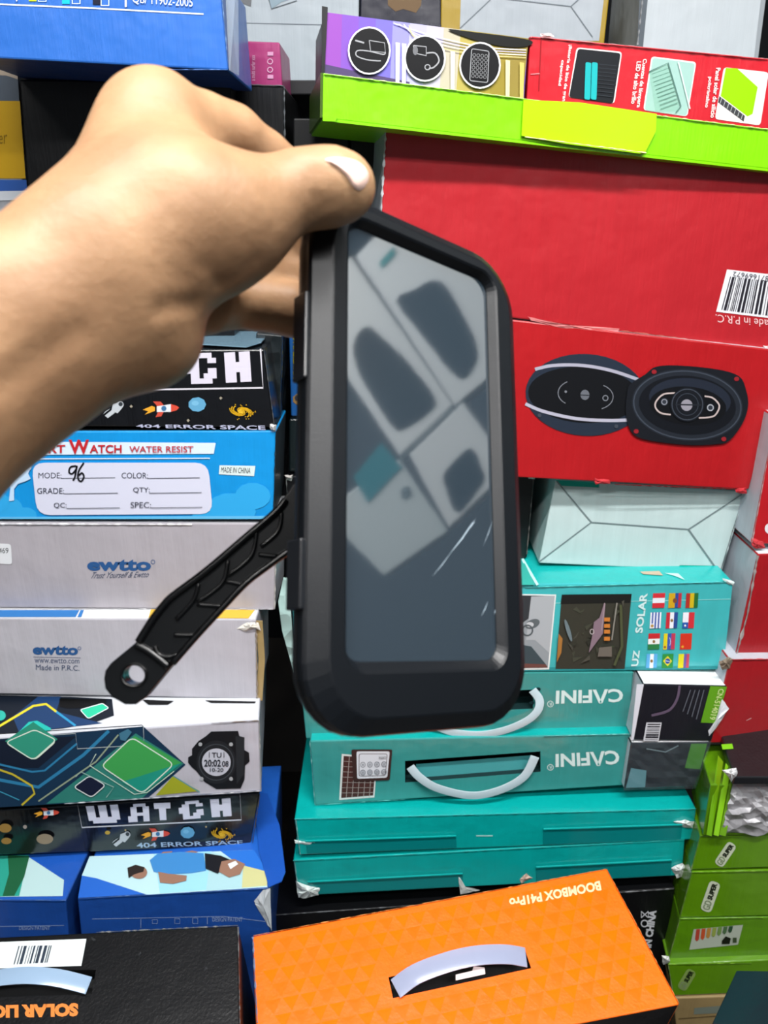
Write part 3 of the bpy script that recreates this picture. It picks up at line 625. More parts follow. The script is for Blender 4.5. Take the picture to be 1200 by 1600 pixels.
a.poly([(873, 990), (879, 998), (877, 1020), (870, 1035)], 'a06f38'); a.ell(888, 985, 3, 18, '6a7a80', -.3); a.poly([(944, 942), (946, 944), (942, 990), (920, 1020), (926, 990), (928, 972), (937, 965)], '84707c'); a.line([(964, 942), (956, 1000)], 2, '8a8880'); a.line([(945, 942), (940, 985)], 1.5, '9a8a90'); a.line([(970, 945), (972, 1010), (960, 1040)], 4, '4c5238'); a.poly([(936, 1012), (956, 1010), (956, 1026), (934, 1026)], '6a645c')
for y in (968, 978, 987, 998): a.rect(944, y-3, 953, y+3, 'c47a34')
a.ring(925, 987, 3, 4, 1, 'c0b8b8', n=10); a.done('night_house_picture')
a = Art(b, .0012); a.text('SOLAR', [(992, 989), (1000, 927), (1012, 927), (1004, 989)], 'c9e6e6', .03); a.text('UZ', [(986, 1041), (990, 1016), (1000, 1016), (997, 1041)], 'c9e6e6', .03); a.done('lettering')
FL = [(1019, 927, 1038, 950, 'h', ['c8303a', 'dde4ec', 'c8303a'], None), (1044, 927, 1064, 950, 'v', ['c8a020', 'c8a020', '2c4a90', 'b03040'], 'shield'), (1071, 927, 1090, 950, 'v', ['a83028', 'c8b020', '2a6a30'], None),
      (1015, 957, 1032, 982, 'v', ['e6eaf2', '3a5aa8', 'e6eaf2', '3a5aa8', 'e6eaf2', '3a5aa8', 'e6eaf2'], 'sun'), (1040, 957, 1058, 982, 'v', ['c02c38', 'e6eaf2', '2c4a90'], 'dot'), (1066, 957, 1084, 982, 'v', ['e6eaf2', 'c8303a'], 'chile'),
      (1012, 990, 1030, 1015, 'h', ['c02c30', 'e6eaea', '2a7a44'], 'dot'), (1036, 990, 1054, 1015, 'v', ['d8c820', '3a56a8', 'b83a54'], 'venez'), (1062, 990, 1080, 1015, 'v', ['c83420'], 'star'),
      (1009, 1022, 1026, 1044, 'v', ['5aa8dc', 'e6eef2', '5aa8dc'], 'argsun'), (1034, 1022, 1051, 1044, 'v', ['2a8a3c'], 'brazil'), (1059, 1022, 1076, 1044, 'v', ['d8d020', 'd8d020', '6a5a9c', 'c0485c'], None)]
for x0, y0, x1, y1, o_, cs, ex in FL:
    a = Art(b, .0012); q = [(x0+1.5, y0), (x1+1.5, y0-.5), (x1, y1-.5), (x0, y1)]; n = len(cs)
    for i, c in enumerate(cs):
        u0, u1 = i/n, (i+1)/n
        a.poly([bil(q, u0, 0), bil(q, u1, 0), bil(q, u1, 1), bil(q, u0, 1)] if o_ == 'v' else [bil(q, 0, u0), bil(q, 1, u0), bil(q, 1, u1), bil(q, 0, u1)], c)
    cx, cy = (x0+x1)/2+.7, (y0+y1)/2
    if ex == 'shield': a.ell(cx, cy, 3.5, 4, '7a4a30', n=8)
    if ex == 'sun': a.poly([bil(q, 0, .7), bil(q, .4, .7), bil(q, .4, 1), bil(q, 0, 1)], 'e6eaf2'); a.ell(x0+4, y1-4, 2.5, 2.5, 'b08a40', n=8)
    if ex in ('dot', 'argsun'): a.ell(cx, cy, 2.2, 2.6, '8a6a3a', n=8)
    if ex == 'chile': a.poly([bil(q, 0, .62), bil(q, .5, .62), bil(q, .5, 1), bil(q, 0, 1)], '2a58a8'); a.ell(x0+4.5, y1-4.5, 1.6, 1.6, 'ffffff', n=5)
    if ex == 'venez': a.ring(cx, cy, 2, 6, .8, 'd8d8e8', n=10, a0=-1.5, a1=1.5); a.ell(x0+3, y1-4, 2, 2, '9a5a30', n=7)
    if ex == 'star': a.ell(x0+4.5, y1-4.5, 2.2, 2.2, 'e0a030', n=5)
    if ex == 'brazil': a.poly([(cx, y0+3), (x1-1, cy), (cx, y1-3), (x0+2, cy)], 'd8c820'); a.ell(cx, cy, 4, 4.2, '2a4890'); a.line([(cx-3.5, cy-.5), (cx+3.5, cy+1)], .8, 'e0e6e6')
    a.done('flag')
ft = b.top; ft.root = b.root
a = Art(ft, .001); a.line([(816, 873), (840, 914)], 4, 'b8e8e0'); a.poly([(800, 880), (820, 880), (836, 914), (800, 914)], '38a89c'); a.poly([(1000, 893), (1030, 892), (1036, 899), (1005, 897)], 'b8a890'); a.poly([(1038, 895), (1060, 896), (1070, 906), (1055, 900)], 'b8e4dc'); a.done('top_print')
edge_wear(b, (820, 918), (1145, 909), 1.4, '5fd0cc', seed=75); torn(b, [(1128, 904), (1147, 909), (1146, 915), (1134, 911)], 'd5e6e4', seed=15, bulge=.002)
P = [b.hit(448, 903, .004), b.hit(444, 940, .010), b.hit(449, 985, .012), b.hit(462, 1050, .004)]
vs, fc = ribbon(P, b.n, [.010, .018, .016, .006], .0012); obj('torn_flap', vs, fc, mat('9ab8b4', .6, .3, 0, 'crumple'), b.root)

# CN boxes
def cn_box(label, q, wrap):
    b = box('lamp_carton', label, 'box', q, 1.015, 1.015, .16, card('15151f'), side=card('d2d4de'), top=card('f0f2f4'))
    return b
b = cn_box('small dark lamp carton with a white top and a lime label, beside the teal cartons', [(1005, 1069), (1136, 1072), (1112, 1158), (988, 1156)], False)
a = Art(b); a.poly([(995, 1069), (1006, 1069), (990, 1156), (986, 1156)], 'd8dae4'); a.done('white_edge')
a = Art(b, .0009); a.poly([(1110, 1072), (1136, 1073), (1119, 1130), (1095, 1129)], '5f9c1e'); gl = a.done('lime_label')
Art(b, .0014).text('CN-514019', [(1132, 1077), (1117, 1125), (1108, 1124), (1123, 1076)], 'c6dc90', .02).done('label_lettering', gl)
a = Art(b, .0009); a.poly([(1010, 1129), (1034, 1129), (1029, 1158), (1005, 1158)], 'd0d2da'); bc = a.done('barcode_panel'); bars(b, [(1012, 1131), (1012, 1131), (1006, 1156), (1006, 1156)], 1, '202028', bc) if False else bars(b, [(1032, 1131), (1028, 1156), (1008, 1156), (1012, 1131)], 14, '202028', bc, 5)
a = Art(b, .0009)
for i in range(4): a.text('0000 0000 0000 000'.replace('0', 'nk')[:24], [(1100-i*8, 1078), (1087-i*8, 1126-i*3), (1084-i*8, 1126-i*3), (1097-i*8, 1078)], '70747e', 0) if False else a.line([(1100-i*7, 1078), (1088-i*7, 1124-i*4)], 1.6, '5a5e68')
a.line(catmull([(1062, 1071), (1058, 1092), (1045, 1110), (1018, 1118)], 5), 4, '5f5166'); a.done('print')
torn(b, [(1128, 1092), (1139, 1108), (1124, 1130), (1108, 1150), (1106, 1142), (1118, 1126)], 'd8dce4', seed=17, bulge=.003)
b = cn_box('small lamp carton wrapped in crinkled clear plastic, below the white-topped dark one', [(986, 1161), (1110, 1160), (1085, 1229), (975, 1233)], True)
a = Art(b, .0009); a.poly([(1080, 1162), (1105, 1162), (1094, 1202), (1070, 1200)], '3f7a20'); a.poly([(986, 1200), (1010, 1204), (1008, 1230), (978, 1231)], '5a8a94'); a.line([(1010, 1170), (1040, 1175), (1060, 1165)], 2, '6a7a80'); a.done('lime_label')
vs = []; fc = []; rnd = random.Random(4)
for j in range(9):
    for i in range(13): p = bil([(984, 1160), (1112, 1158), (1087, 1232), (974, 1235)], i/12, j/8); vs.append(b.hit(p[0], p[1], .003+rnd.uniform(0, .004)))
for j in range(8):
    for i in range(12): k = j*13+i; fc.append((k, k+13, k+14, k+1))
obj('plastic_wrap', vs, fc, mat('9fb4bc', .08, .4, alpha=.08), b.root)

# black and blue cartons seen in the gap behind the phone case
zl = R5.ztop
b = box('carton', 'black carton behind the phone case, left of the white folded carton', 'box', [(447, 744), (836, 742), (824, 866), (456, 880)], Yat(640, 872, zl+.003), Yat(640, 872, zl+.003), .2, black_card(), zbot=zl+.003)
edge_wear(b, (834, 744), (823, 866), 1.6, '6a6462', seed=81); torn(b, [(822, 738), (834, 740), (836, 748), (826, 748)], 'c8c4c0', seed=18); torn(b, [(444, 742), (458, 742), (456, 752), (448, 750)], 'c8c4c0', seed=19)
edge_wear(b, (447, 746), (456, 880), 1.4, '8a8c8c', seed=82)
zz = b.ztop+.002
b = box('carton', 'dark green-black glossy carton in the gap left of the phone case', 'box', [(452, 655), (600, 655), (600, 745), (452, 745)], 1.15, 1.15, .2, mat('101a1c', .15, .5, .5, 'card'), zbot=zz)
zz = b.ztop+.002
b = box('carton', 'blue carton with upright yellow lettering in the gap left of the phone case', 'box', [(451, 505), (585, 505), (585, 655), (455, 655)], 1.16, 1.16, .2, card('0f4a86'), zbot=zz)
a = Art(b); a.text('MULTIFUNCTION', [(458, 592), (458, 495), (469, 495), (470, 592)], 'b8b018', .02); a.done('lettering'); a = Art(b); a.ell(466, 624, 9, 9, '7a6038', n=7); a.ell(464, 622, 4, 5, '2a2c30', n=6); a.done('emblem')
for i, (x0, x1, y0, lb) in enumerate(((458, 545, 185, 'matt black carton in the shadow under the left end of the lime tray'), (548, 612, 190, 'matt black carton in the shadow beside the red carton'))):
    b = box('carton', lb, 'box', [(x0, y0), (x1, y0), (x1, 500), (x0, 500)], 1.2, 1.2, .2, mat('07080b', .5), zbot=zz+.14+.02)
b = box('carton', 'black worn carton with a pink carton standing on it', 'box', [(362, 131), (444, 134), (446, 330), (365, 330)], 1.19, 1.19, .25, black_card(), zbot=zt+.004)
edge_wear(b, (362, 131), (444, 134), 1.4, '6a7074', seed=85); edge_wear(b, (444, 135), (446, 300), 2, '80868a', seed=86)
zz = b.ztop
b = box('carton', 'small pink carton with rows of fine white print', 'box', [(340, 62), (437, 66), (441, 133), (340, 130)], 1.23, 1.23, .12, card('9a2a68'), zbot=zz+.003)
a = Art(b); 
for t, x in (('amplifier and speaker', 374), ('output power', 386), ('a multi surfer xxx', 396)): a.text(t, [(x-4, 126), (x-4, 78 if x == 374 else 86), (x+2.5, 78 if x == 374 else 86), (x+2.5, 126)], 'd8a8c8', 0)
for y in (96, 109): a.ring(422, y, 4, 4, 1.2, 'd8a8c8', n=12)
for y in (84, 120): a.rect(418, y-3, 427, y+3, 'c890b4')
a.done('lettering')

# white folded carton
b = box('carton', 'white carton end with envelope folds and teal corner marks, between red and light teal cartons', 'box',
        [(868, 750), (1164, 768), (1126, 893), (842, 880)], Yat(985, 884, zl+.004), Yat(985, 884, zl+.004), .18, card('b9cccc', .45), lean=0, zbot=None)
W6 = b
a = Art(b, .0008); a.poly([(868, 750), (936, 754), (936, 762), (876, 759)], '0b9a88'); a.poly([(1062, 883), (1120, 884), (1128, 893), (1060, 890)], '0b9a88'); a.done('teal_corner_mark')
a = Art(b, .001); G = '6f7d80'
a.line([(870, 752), (924, 816)], 2.2, G); a.line([(842, 878), (924, 816)], 1.8, G); a.line([(924, 816), (1076, 827)], 1.8, G); a.line([(1076, 827), (1160, 772)], 2, G); a.line([(1076, 827), (1122, 892)], 2.2, G); a.done('fold_line')
edge_wear(b, (1164, 770), (1127, 892), 1.2, 'e4ecec', seed=91)

# red speaker carton and red carton
RED = card('a8161c', .36)
b = box('speaker_carton', 'red carton with a picture of two oval car speakers', 'box', [(606, 477), (1232, 549), (1170, 765), (608, 735)], 1.055, 1.085, .26, RED, side=card('c8ccd6'))
RS = b
edge_wear(b, (960, 757), (1166, 765), 1.4, '701014', seed=92)
a = Art(b, .001); K = '15181e'
a.ell(915, 617, 94, 64, '232c3a', .06, 40); a.ell(912, 617, 87, 44, '0f1115', .06, 36)
a.line(catmull([(836, 577), (865, 571), (910, 571), (955, 579), (1000, 594)], 5), 5, 'a0a0b0'); a.line(catmull([(821, 631), (850, 643), (900, 654), (950, 657), (985, 656)], 5), 5, 'a8a8b8')
a.ring(900, 614, 28, 20, 1.3, '70747c', 0, 2.2, 4.2, 12); a.ring(930, 620, 28, 20, 1.3, '70747c', 0, -1.1, 1.2, 12); a.ell(914, 617, 7, 8, '60646c'); a.line([(906, 617), (922, 618)], 1.2, '15181e'); a.ring(946, 622, 4, 4, 1.5, '70747c'); a.ell(884, 612, 2, 2, '70747c'); a.ell(843, 649, 3, 3, '3c424c'); a.ell(963, 666, 3, 3, '3c424c')
a.done('grille_speaker_picture')
a = Art(b, .0036)
a.poly(catmull([(985, 600), (1008, 585), (1025, 573), (1060, 571), (1120, 577), (1155, 588), (1166, 610), (1169, 635), (1160, 662), (1140, 688), (1120, 694), (1070, 695), (1005, 686), (985, 672), (978, 645), (980, 615)], 4, True), '16191f')
a.ell(1074, 633, 87, 56, '20252d', .09, 40); a.ring(1074, 633, 84, 53, 2, '3a414c', .09, n=44); a.ell(1074, 633, 76, 46, '11141a', .09, 40); a.ell(1078, 624, 64, 33, '202632', .09, 36); a.ell(1075, 634, 60, 30, '0e1014', .09, 36)
for x, y in ((1022, 581), (1151, 592), (994, 674), (1131, 686)): a.ell(x, y, 4, 3.5, '8a2028', n=12)
q = catmull([(1055, 614), (1037, 616), (1026, 626), (1024, 636), (1032, 645), (1048, 648)], 5); a.line(q, 2.4, 'b8aaa8'); q = catmull([(1101, 619), (1114, 622), (1124, 634), (1118, 648), (1108, 652), (1092, 653)], 5); a.line(q, 2.4, 'b8aaa8')
a.ell(1038, 628, 6, 6, '2c313a'); a.ring(1038, 628, 4, 4, 1.3, '8a8e98'); a.ell(1110, 637, 6, 6, '2c313a'); a.ring(1110, 637, 4.5, 4.5, 1.6, 'a0a4ac')
a.ell(1074, 632, 27, 27, '14171d'); a.ring(1074, 632, 24, 24, 1.5, '3c424c'); a.ring(1074, 632, 17, 17, 1.2, '343a44'); a.ell(1073, 633, 9, 9, '8c8a94'); a.line([(1055, 632), (1096, 633)], 2, '22252c'); a.done('cone_speaker_picture')
torn(b, [(928, 747), (952, 750), (953, 755), (930, 757)], 'b8343a', seed=22, bulge=.002); torn(b, [(1148, 764), (1166, 762), (1168, 772), (1150, 770)], 'c0343c', seed=23, bulge=.002)
RB = b = box('carton', 'big plain red carton with a barcode sticker, second from the top of the right stack', 'box', [(603, 196), (1232, 270), (1232, 551), (587, 470)], 1.045, 1.10, .26, card('ab2028', .36), side=card('c4c8d0'), top=card('d8d8dc'))
edge_wear(b, (603, 197), (1200, 267), 3, 'e2dcdc', seed=95); edge_wear(b, (603, 197), (588, 470), 3, 'c5cacf', seed=96); torn(b, [(600, 192), (609, 194), (608, 204), (600, 204)], 'e4e4e4', seed=24)
a = Art(b); a.poly([(1136, 421), (1232, 432), (1228, 500), (1119, 487)], 'dfe2e8'); st = a.done('barcode_sticker')
bars(b, [(1141, 432), (1215, 441), (1207, 494), (1127, 484)], 30, '26242c', st, 8)
Art(b, .0014).text('1871669672', [(1205, 441), (1145, 431), (1146, 424), (1206, 432)], '4a4850', 0).done('sticker_digits', st)
Art(b).text('Made in P.R.C.', [(1212, 513), (1118, 503), (1118, 491), (1212, 501)], 'e2b8b8', .0).done('lettering')
torn(b, [(823, 494), (830, 500), (890, 516), (964, 522), (968, 514), (900, 512), (840, 499)], 'd88080', seed=25, bulge=.002); edge_wear(b, (970, 517), (1195, 545), 2.2, '9a5048', seed=97); torn(b, [(1192, 540), (1202, 541), (1202, 548), (1194, 547)], 'e8d0d0', seed=26)

# lime tray with its two cartons
LIME = mat('7fd400', .34, .5, .25, 'card')
q = [(505, 114), (1240, 207), (1240, 268), (504, 184)]
f = vplane(hitY(505, 150, .985), hitY(1240, 240, 1.075)); P = [f.hit(*c) for c in q]; back = V(-f.n[0], -f.n[1], 0)*.20
back = back/np.linalg.norm(back)*.20
t_ = f.n*-.003
root = thing('display_tray', (P[2]+P[3])/2+back/2, 'long lime green cardboard tray at the top right holding two lamp cartons', 'tray'); f.root = root
def sheet(pts, th, m, name, parent, bevel=0):
    pts = [np.array(p) for p in pts]; n = len(pts); nn = np.cross(pts[1]-pts[0], pts[2]-pts[0]); nn /= np.linalg.norm(nn)
    vs = pts+[p+nn*th for p in pts]; fc = [tuple(range(n))[::-1], tuple(range(n, 2*n))]+[(i, (i+1) % n, n+(i+1) % n, n+i) for i in range(n)]
    return obj(name, vs, fc, m, parent, bevel=bevel)
sheet([P[0], P[3], P[2], P[1]], -.003, LIME, 'front_wall', root, .0008)
sheet([P[3], P[3]+back, P[2]+back, P[2]], .003, LIME, 'tray_floor', root)
sheet([P[0]+back, P[1]+back, P[2]+back, P[3]+back], .003, LIME, 'back_wall', root)
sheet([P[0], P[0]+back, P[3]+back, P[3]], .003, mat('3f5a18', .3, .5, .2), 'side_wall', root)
pq = [(818, 156), (905, 160), (1026, 178), (1025, 205), (1008, 238), (1000, 240), (880, 224), (815, 212)]
vs = [f.hit(x, y, .004) for x, y in pq]; sheet(vs, .002, mat('a6e600', .3, .5, .25), 'overlap_panel', root)
sheet([f.hit(504, 180, .003), f.hit(527, 183, .003), f.hit(524, 190, .003), f.hit(505, 189, .003)], .002, LIME, 'tab', root)
edge_wear(f, (506, 115), (1200, 202), 1.6, 'd0e8a0', seed=98, parent=root); edge_wear(f, (820, 214), (1010, 239), 2.0, 'e8f0b0', seed=99, parent=root, lift=.006)
zf = min(P[2][2], P[3][2])
g = vplane(f.p-f.n*.008+V(0, 0, 0), f.p-f.n*.008+(P[1]-P[0]))
def inner_box(label, q, D, front, side, nm='lamp_carton'):
    Pq = [g.hit(*c) for c in q]; bk = -g.n*D; Vs = Pq+[p+bk for p in Pq]
    root = thing(nm, sum(Vs)/8*V(1, 1, 0)+V(0, 0, min(v[2] for v in Vs)), label, 'box')
    o = obj('carton_body', Vs, [(0, 3, 2, 1), (4, 5, 6, 7), (0, 1, 5, 4), (3, 7, 6, 2), (0, 4, 7, 3), (1, 2, 6, 5)], [front, side], root, [0, 1, 1, 1, 1, 1], bevel=.0015)
    h = Face(g.p, g.n, root); h.body = o; return h
h = inner_box('purple and gold lamp carton with three round line drawings, standing in the lime tray', [(508, 19), (826, 60), (816, 206), (506, 168)], .15, card('6a4a9a', .22), card('14151a'))
a = Art(h)
QQ = [(508, 19), (826, 60), (816, 158), (506, 116)]
CC = ['8a4aa8', '7a50b0', '7058b8', '6f66c4', '8a88cc', 'aaa8d0', 'b4b0c4', 'b2ac98', 'a89a50', '9a8a34', '8e7e30', '8a7a38']
for i, c in enumerate(CC): a.poly([bil(QQ, i/12, 0), bil(QQ, (i+1)/12, 0), bil(QQ, (i+1)/12, 1.15), bil(QQ, i/12, 1.15)], c); a.l -= a.st*.9
a.poly([(506, 100), (560, 112), (640, 128), (640, 135), (506, 118)], '4c3f66'); a.done('printed_gradient')
a = Art(h, .0022)
a.poly(catmull([(700, 46), (740, 50), (826, 62), (824, 72), (790, 73), (740, 62)], 4, True), '101210')
for k in range(4): a.line(catmull([(615+k*8, 36+k*1), (650, 48+k*4), (700, 62+k*5), (760, 74+k*4), (822, 78+k*4)], 4), 1.4, ['d6d6e6', 'b8b4d0', 'e0dcc8', 'c8bc80'][k])
for x, c in ((618, 'c8c4e8'), (628, 'dcdaf0'), (704, 'e0dcc0'), (790, 'd8d0a0'), (812, 'c0b060')): a.poly([(x, 66+(x-618)*.16), (x+7, 67+(x-618)*.16), (x+6, 130+(x-618)*.13), (x, 130+(x-618)*.13)], c)
a.done('curtain_print')
for cx, cy, rx, ry, kind in ((577, 79, 32, 36, 0), (664, 91, 31, 35, 1), (750, 102, 31, 35, 2)):
    a = Art(h, .0038); a.ell(cx, cy, rx+1.5, ry+1.5, 'e8e8ec'); a.ell(cx, cy, rx-1, ry-1, '0c0d10'); S = '9a9ca0'
    if kind == 0:
        a.line([(cx-22, cy-16), (cx-8, cy-12)], 2.5, S); a.line([(cx, cy-16), (cx+24, cy-12), (cx+25, cy+3), (cx+2, cy+1), (cx, cy-16)], 1.3, S); a.line(catmull([(cx+25, cy+2), (cx+22, cy+6), (cx, cy+1), (cx-18, cy), (cx-20, cy+8), (cx-5, cy+14), (cx+12, cy+16), (cx+18, cy+16)], 4), 1.8, S)
    if kind == 1:
        a.line([(cx-18, cy-20), (cx+2, cy-18), (cx+2, cy-4), (cx-16, cy-8), (cx-18, cy-20)], 1.5, S); a.ell(cx-15, cy-12, 4, 7, '6a6c70'); a.line(catmull([(cx+2, cy-8), (cx+16, cy-8), (cx+22, cy+4), (cx+14, cy+14), (cx+6, cy+16)], 4), 2.2, S); a.ring(cx+4, cy+14, 4, 4, 1.5, S)
    if kind == 2:
        a.line(rquad([(cx-13, cy-26), (cx+14, cy-22), (cx+12, cy+27), (cx-16, cy+24)], .12), 1.2, S, True)
        for i in range(4):
            for j in range(6): a.ring(cx-9+i*6.2-j*.4, cy-16+j*6.5+i*.6, 2.3, 2.6, .8, '85878a', n=8)
    a.done('round_line_drawing')
sheet([h.hit(503, 10, .001), h.hit(502, 116, .001), h.hit(507, 116, .001), h.hit(512, 12, .001)], .002, mat('0f1013', .5), 'side_flap', h.root)
h = inner_box('red lamp carton with Spanish text and three small pictures, standing in the lime tray', [(829, 56), (1240, 96), (1240, 245), (820, 208)], .14, card('c0202c', .3), card('a01820'))
a = Art(h); W_ = 'ecdcdc'
a.text('¡Batería de litio de gran', [(894, 70), (884, 158), (877, 158), (888, 70)], W_, .02); a.text('capacidad', [(882, 94), (877, 134), (871, 134), (876, 94)], W_, .02)
a.text('Cuentas de lámpara', [(1011, 92), (1001, 168), (993, 168), (1003, 92)], W_, .02); a.text('LED de alto brillo', [(1002, 96), (993, 162), (986, 162), (995, 96)], W_, .02)
a.text('Panel solar de silicio', [(1126, 106), (1117, 184), (1110, 184), (1119, 106)], W_, .02); a.text('policristalino', [(1113, 120), (1107, 168), (1100, 168), (1106, 120)], W_, .02); a.done('lettering')
a = Art(h); a.poly(rquad([(901, 74), (972, 81), (960, 162), (888, 152)], .08), 'e6dcdc'); a.poly(rquad([(903, 76), (970, 83), (958, 162), (889, 152)], .07), '16191e')
for i in range(9): a.line([(936-i*.8, 100+i*6), (964-i*.9, 103+i*6)], 1, '2c3238')
for x in (914, 924): a.poly(rquad([(x+1, 97), (x+10, 98), (x+8, 156), (x-1, 155)], .3), '1aa4a8')
a.done('battery_picture')
a = Art(h); a.poly(rquad([(1018, 88), (1088, 97), (1074, 182), (1005, 172)], .08), 'e0e4e0'); a.poly(rquad([(1020, 90), (1086, 99), (1073, 181), (1007, 172)], .07), '94b8b0'); a.poly(rquad([(1014, 110), (1046, 97), (1064, 168), (1044, 178), (1022, 172)], .12), '7aa496') if False else a.poly([(1014, 112), (1044, 98), (1062, 165), (1058, 174), (1024, 174)], '86b0a2')
for i in range(10): a.line([(1018+i*1.6, 116+i*6), (1046+i*1.5, 106+i*6)], 1, '5f8a7c')
a.line([(1014, 112), (1044, 98), (1064, 166), (1056, 176)], 1.6, '4a7068'); a.line([(1060, 97), (1078, 170)], 2, 'c4d8d4'); a.done('led_panel_picture')
a = Art(h); a.poly(rquad([(1131, 105), (1201, 113), (1188, 196), (1117, 186)], .08), 'e4dcdc'); a.poly([(1134, 106), (1152, 107), (1184, 136), (1176, 178), (1168, 182), (1126, 150)], '8cc400'); a.poly([(1124, 150), (1164, 181), (1162, 190), (1122, 160)], '3a3c40')
for i in range(7): a.line([(1128+i*5.5, 153+i*4), (1125+i*5.5, 162+i*4)], .9, 'b0b4b4')
a.done('solar_panel_picture'); edge_wear(h, (829, 57), (1200, 92), 1.4, 'e09aa0', seed=101); torn(h, [(845, 53), (862, 52), (866, 58), (846, 60)], 'e0c8c8', seed=31, bulge=.002)
a = Art(h, .0008); a.line([(846, 58), (842, 142)], 1.5, '8c141c'); a.line([(829, 116), (843, 115)], 1.2, 'd88a90'); a.done('corner_crease')

# cartons on the back shelf
YB = 1.42
def backbox(label, q, front, D=.2, Y=YB, side=None, name='carton'): return box(name, label, 'box', q, Y, Y, D, front, side=side, zbot=1.737)
b = backbox('white carton with small line drawings at the top, left of the navy carton', [(345, -60), (562, -60), (560, 60), (345, 60)], card('a8b4bc', .4)); a = Art(b)
a.line([(345, 35), (556, 40)], 1.2, '66707a'); a.poly([(419, -6), (462, -4), (440, 3), (424, 14)], '8aa0ac'); a.line([(418, -8), (424, 14), (464, 1)], 1.6, '50585e'); a.poly([(370, -8), (394, -8), (392, 10), (372, 3)], '6a6e72'); a.done('line_drawing')
b = backbox('navy carton with a tan picture, at the top between two white cartons', [(564, -60), (688, -60), (690, 60), (562, 60)], card('12142a')); Art(b).poly([(606, -20), (660, -20), (658, 8), (650, 20), (630, 14), (618, 18), (606, 8)], '6e5638').text('wireless lamp', [(640, 34), (690, 38), (690, 42), (640, 38)], '5a5c68', 0).done('picture')
b = backbox('white carton end with folds between yellow edges, at the top', [(690, -60), (958, -60), (944, 70), (688, 70)], card('a88c1c')); a = Art(b)
a.poly([(722, -60), (950, -60), (936, 64), (718, 60)], card('aab4bc')); a.done('white_panel'); a = Art(b, .0012); a.line([(719, 44), (770, -4)], 1.6, '6c767e'); a.line([(770, -4), (892, 10)], 1.6, '6c767e'); a.line([(892, 10), (926, 58)], 1.6, '6c767e'); a.line([(892, 10), (912, -8)], 1.6, '6c767e'); a.done('fold_line')
b = backbox('plain white carton at the top right with a grey edge', [(1012, -60), (1204, -60), (1180, 110), (996, 100)], card('c2ccd2')); a = Art(b); a.poly([(1002, -60), (1018, -60), (1002, 100), (994, 100)], '59626a'); a.done('grey_edge'); a = Art(b); a.poly([(1196, -60), (1204, -60), (1182, 110), (1176, 110)], '9aa2a8'); a.done('grey_edge'); edge_wear(b, (1006, -20), (996, 70), 2, 'b8bcc0', seed=105)

# ================================================================== RIGHT EDGE
WS = card('b8bcc6', .5)
FR3 = b = box('carton', 'dark red carton at the right edge, lowest of three', 'box', [(1140, 1031), (1330, 1029), (1300, 1158), (1110, 1161)], 1.02, 1.02, .3, card('9a141c', .4), side=WS)
edge_wear(b, (1142, 1031), (1200, 1030), 2, 'b8454a', seed=111); torn(b, [(1124, 1034), (1138, 1026), (1146, 1030), (1140, 1044), (1128, 1048)], '8a7c6c', seed=32)
Art(b, .0008).line([(1166, 1126), (1174, 1122)], 1.2, 'c89090').done('scuff')
FR2 = b = box('carton', 'dark red carton at the right edge with a pale side, middle of three', 'box', [(1184, 866), (1380, 862), (1340, 1026), (1148, 1028)], 1.04, 1.04, .3, card('9c141c', .4), side=WS, top=card('d8dae0'))
for (x0, y0, x1, y1, s_) in ((1184, 868, 1168, 960, 1), (1168, 960, 1150, 1026, 2)): edge_wear(b, (x0, y0), (x1, y1), 4, 'a09a98', seed=115+s_)
FR1 = b = box('carton', 'red carton cut off by the right edge of the view, top of three', 'box', [(1212, 650), (1420, 640), (1370, 852), (1174, 850)], 1.05, 1.05, .3, card('b01820', .4), side=WS)
edge_wear(b, (1211, 655), (1175, 848), 1.6, 'c8b8b8', seed=118); torn(b, [(1174, 840), (1192, 846), (1196, 856), (1182, 858), (1174, 852)], 'b8383e', seed=33, bulge=.003); Art(b).ell(1202, 826, 7, 8, 'd8d8dc').done('print')

def at_top(bq, Yl, Yr): return bq
b = box('carton', 'black carton with a small lime mark on top, at right edge under the red cartons', 'box', [(1146, 1214), (1340, 1214), (1330, 1226), (1143, 1226)], .925, .89, .13, mat('16181c', .3, .5, .3, 'wear'))
a = Art(b.top, .001); a.f.root = b.root; a.poly([(1127, 1163), (1144, 1162), (1146, 1170), (1129, 1171)], '7ac020'); a.done('lime_mark'); torn(b, [(1128, 1203), (1150, 1200), (1153, 1208), (1143, 1222), (1136, 1212)], 'd0d2d4', seed=34)
GR = mat('5a8c0c', .22, .5, .4, 'card')
gz = b.zbot
b = box('lamp_carton', 'opened green carton with crumpled silver foil spilling out, top of the green stack', 'box', [(1110, 1226), (1340, 1230), (1320, 1303), (1098, 1306)], .957, .92, .10, GR)
vs = []; fc = []; rnd = random.Random(12); ol = [(1142, 1224), (1280, 1226), (1280, 1300), (1190, 1290), (1150, 1295), (1134, 1306), (1126, 1304)]
n_ = 16; m_ = 10
for j in range(m_+1):
    for i in range(n_+1): p = bil([(1146, 1222), (1290, 1222), (1280, 1292), (1126, 1307)], i/n_, j/m_); vs.append(b.hit(p[0]+rnd.uniform(-2, 2), p[1]+rnd.uniform(-2, 2)-(6*math.sin(i*.8) if j == m_ else 0), .004+.014*math.sin(math.pi*j/m_)*rnd.random()))
for j in range(m_):
    for i in range(n_): k = j*(n_+1)+i; fc.append((k, k+n_+1, k+n_+2, k+1))
obj('crumpled_foil', vs, fc, mat('a4a4a8', .38, .6, .2, 'crumple'), b.root)
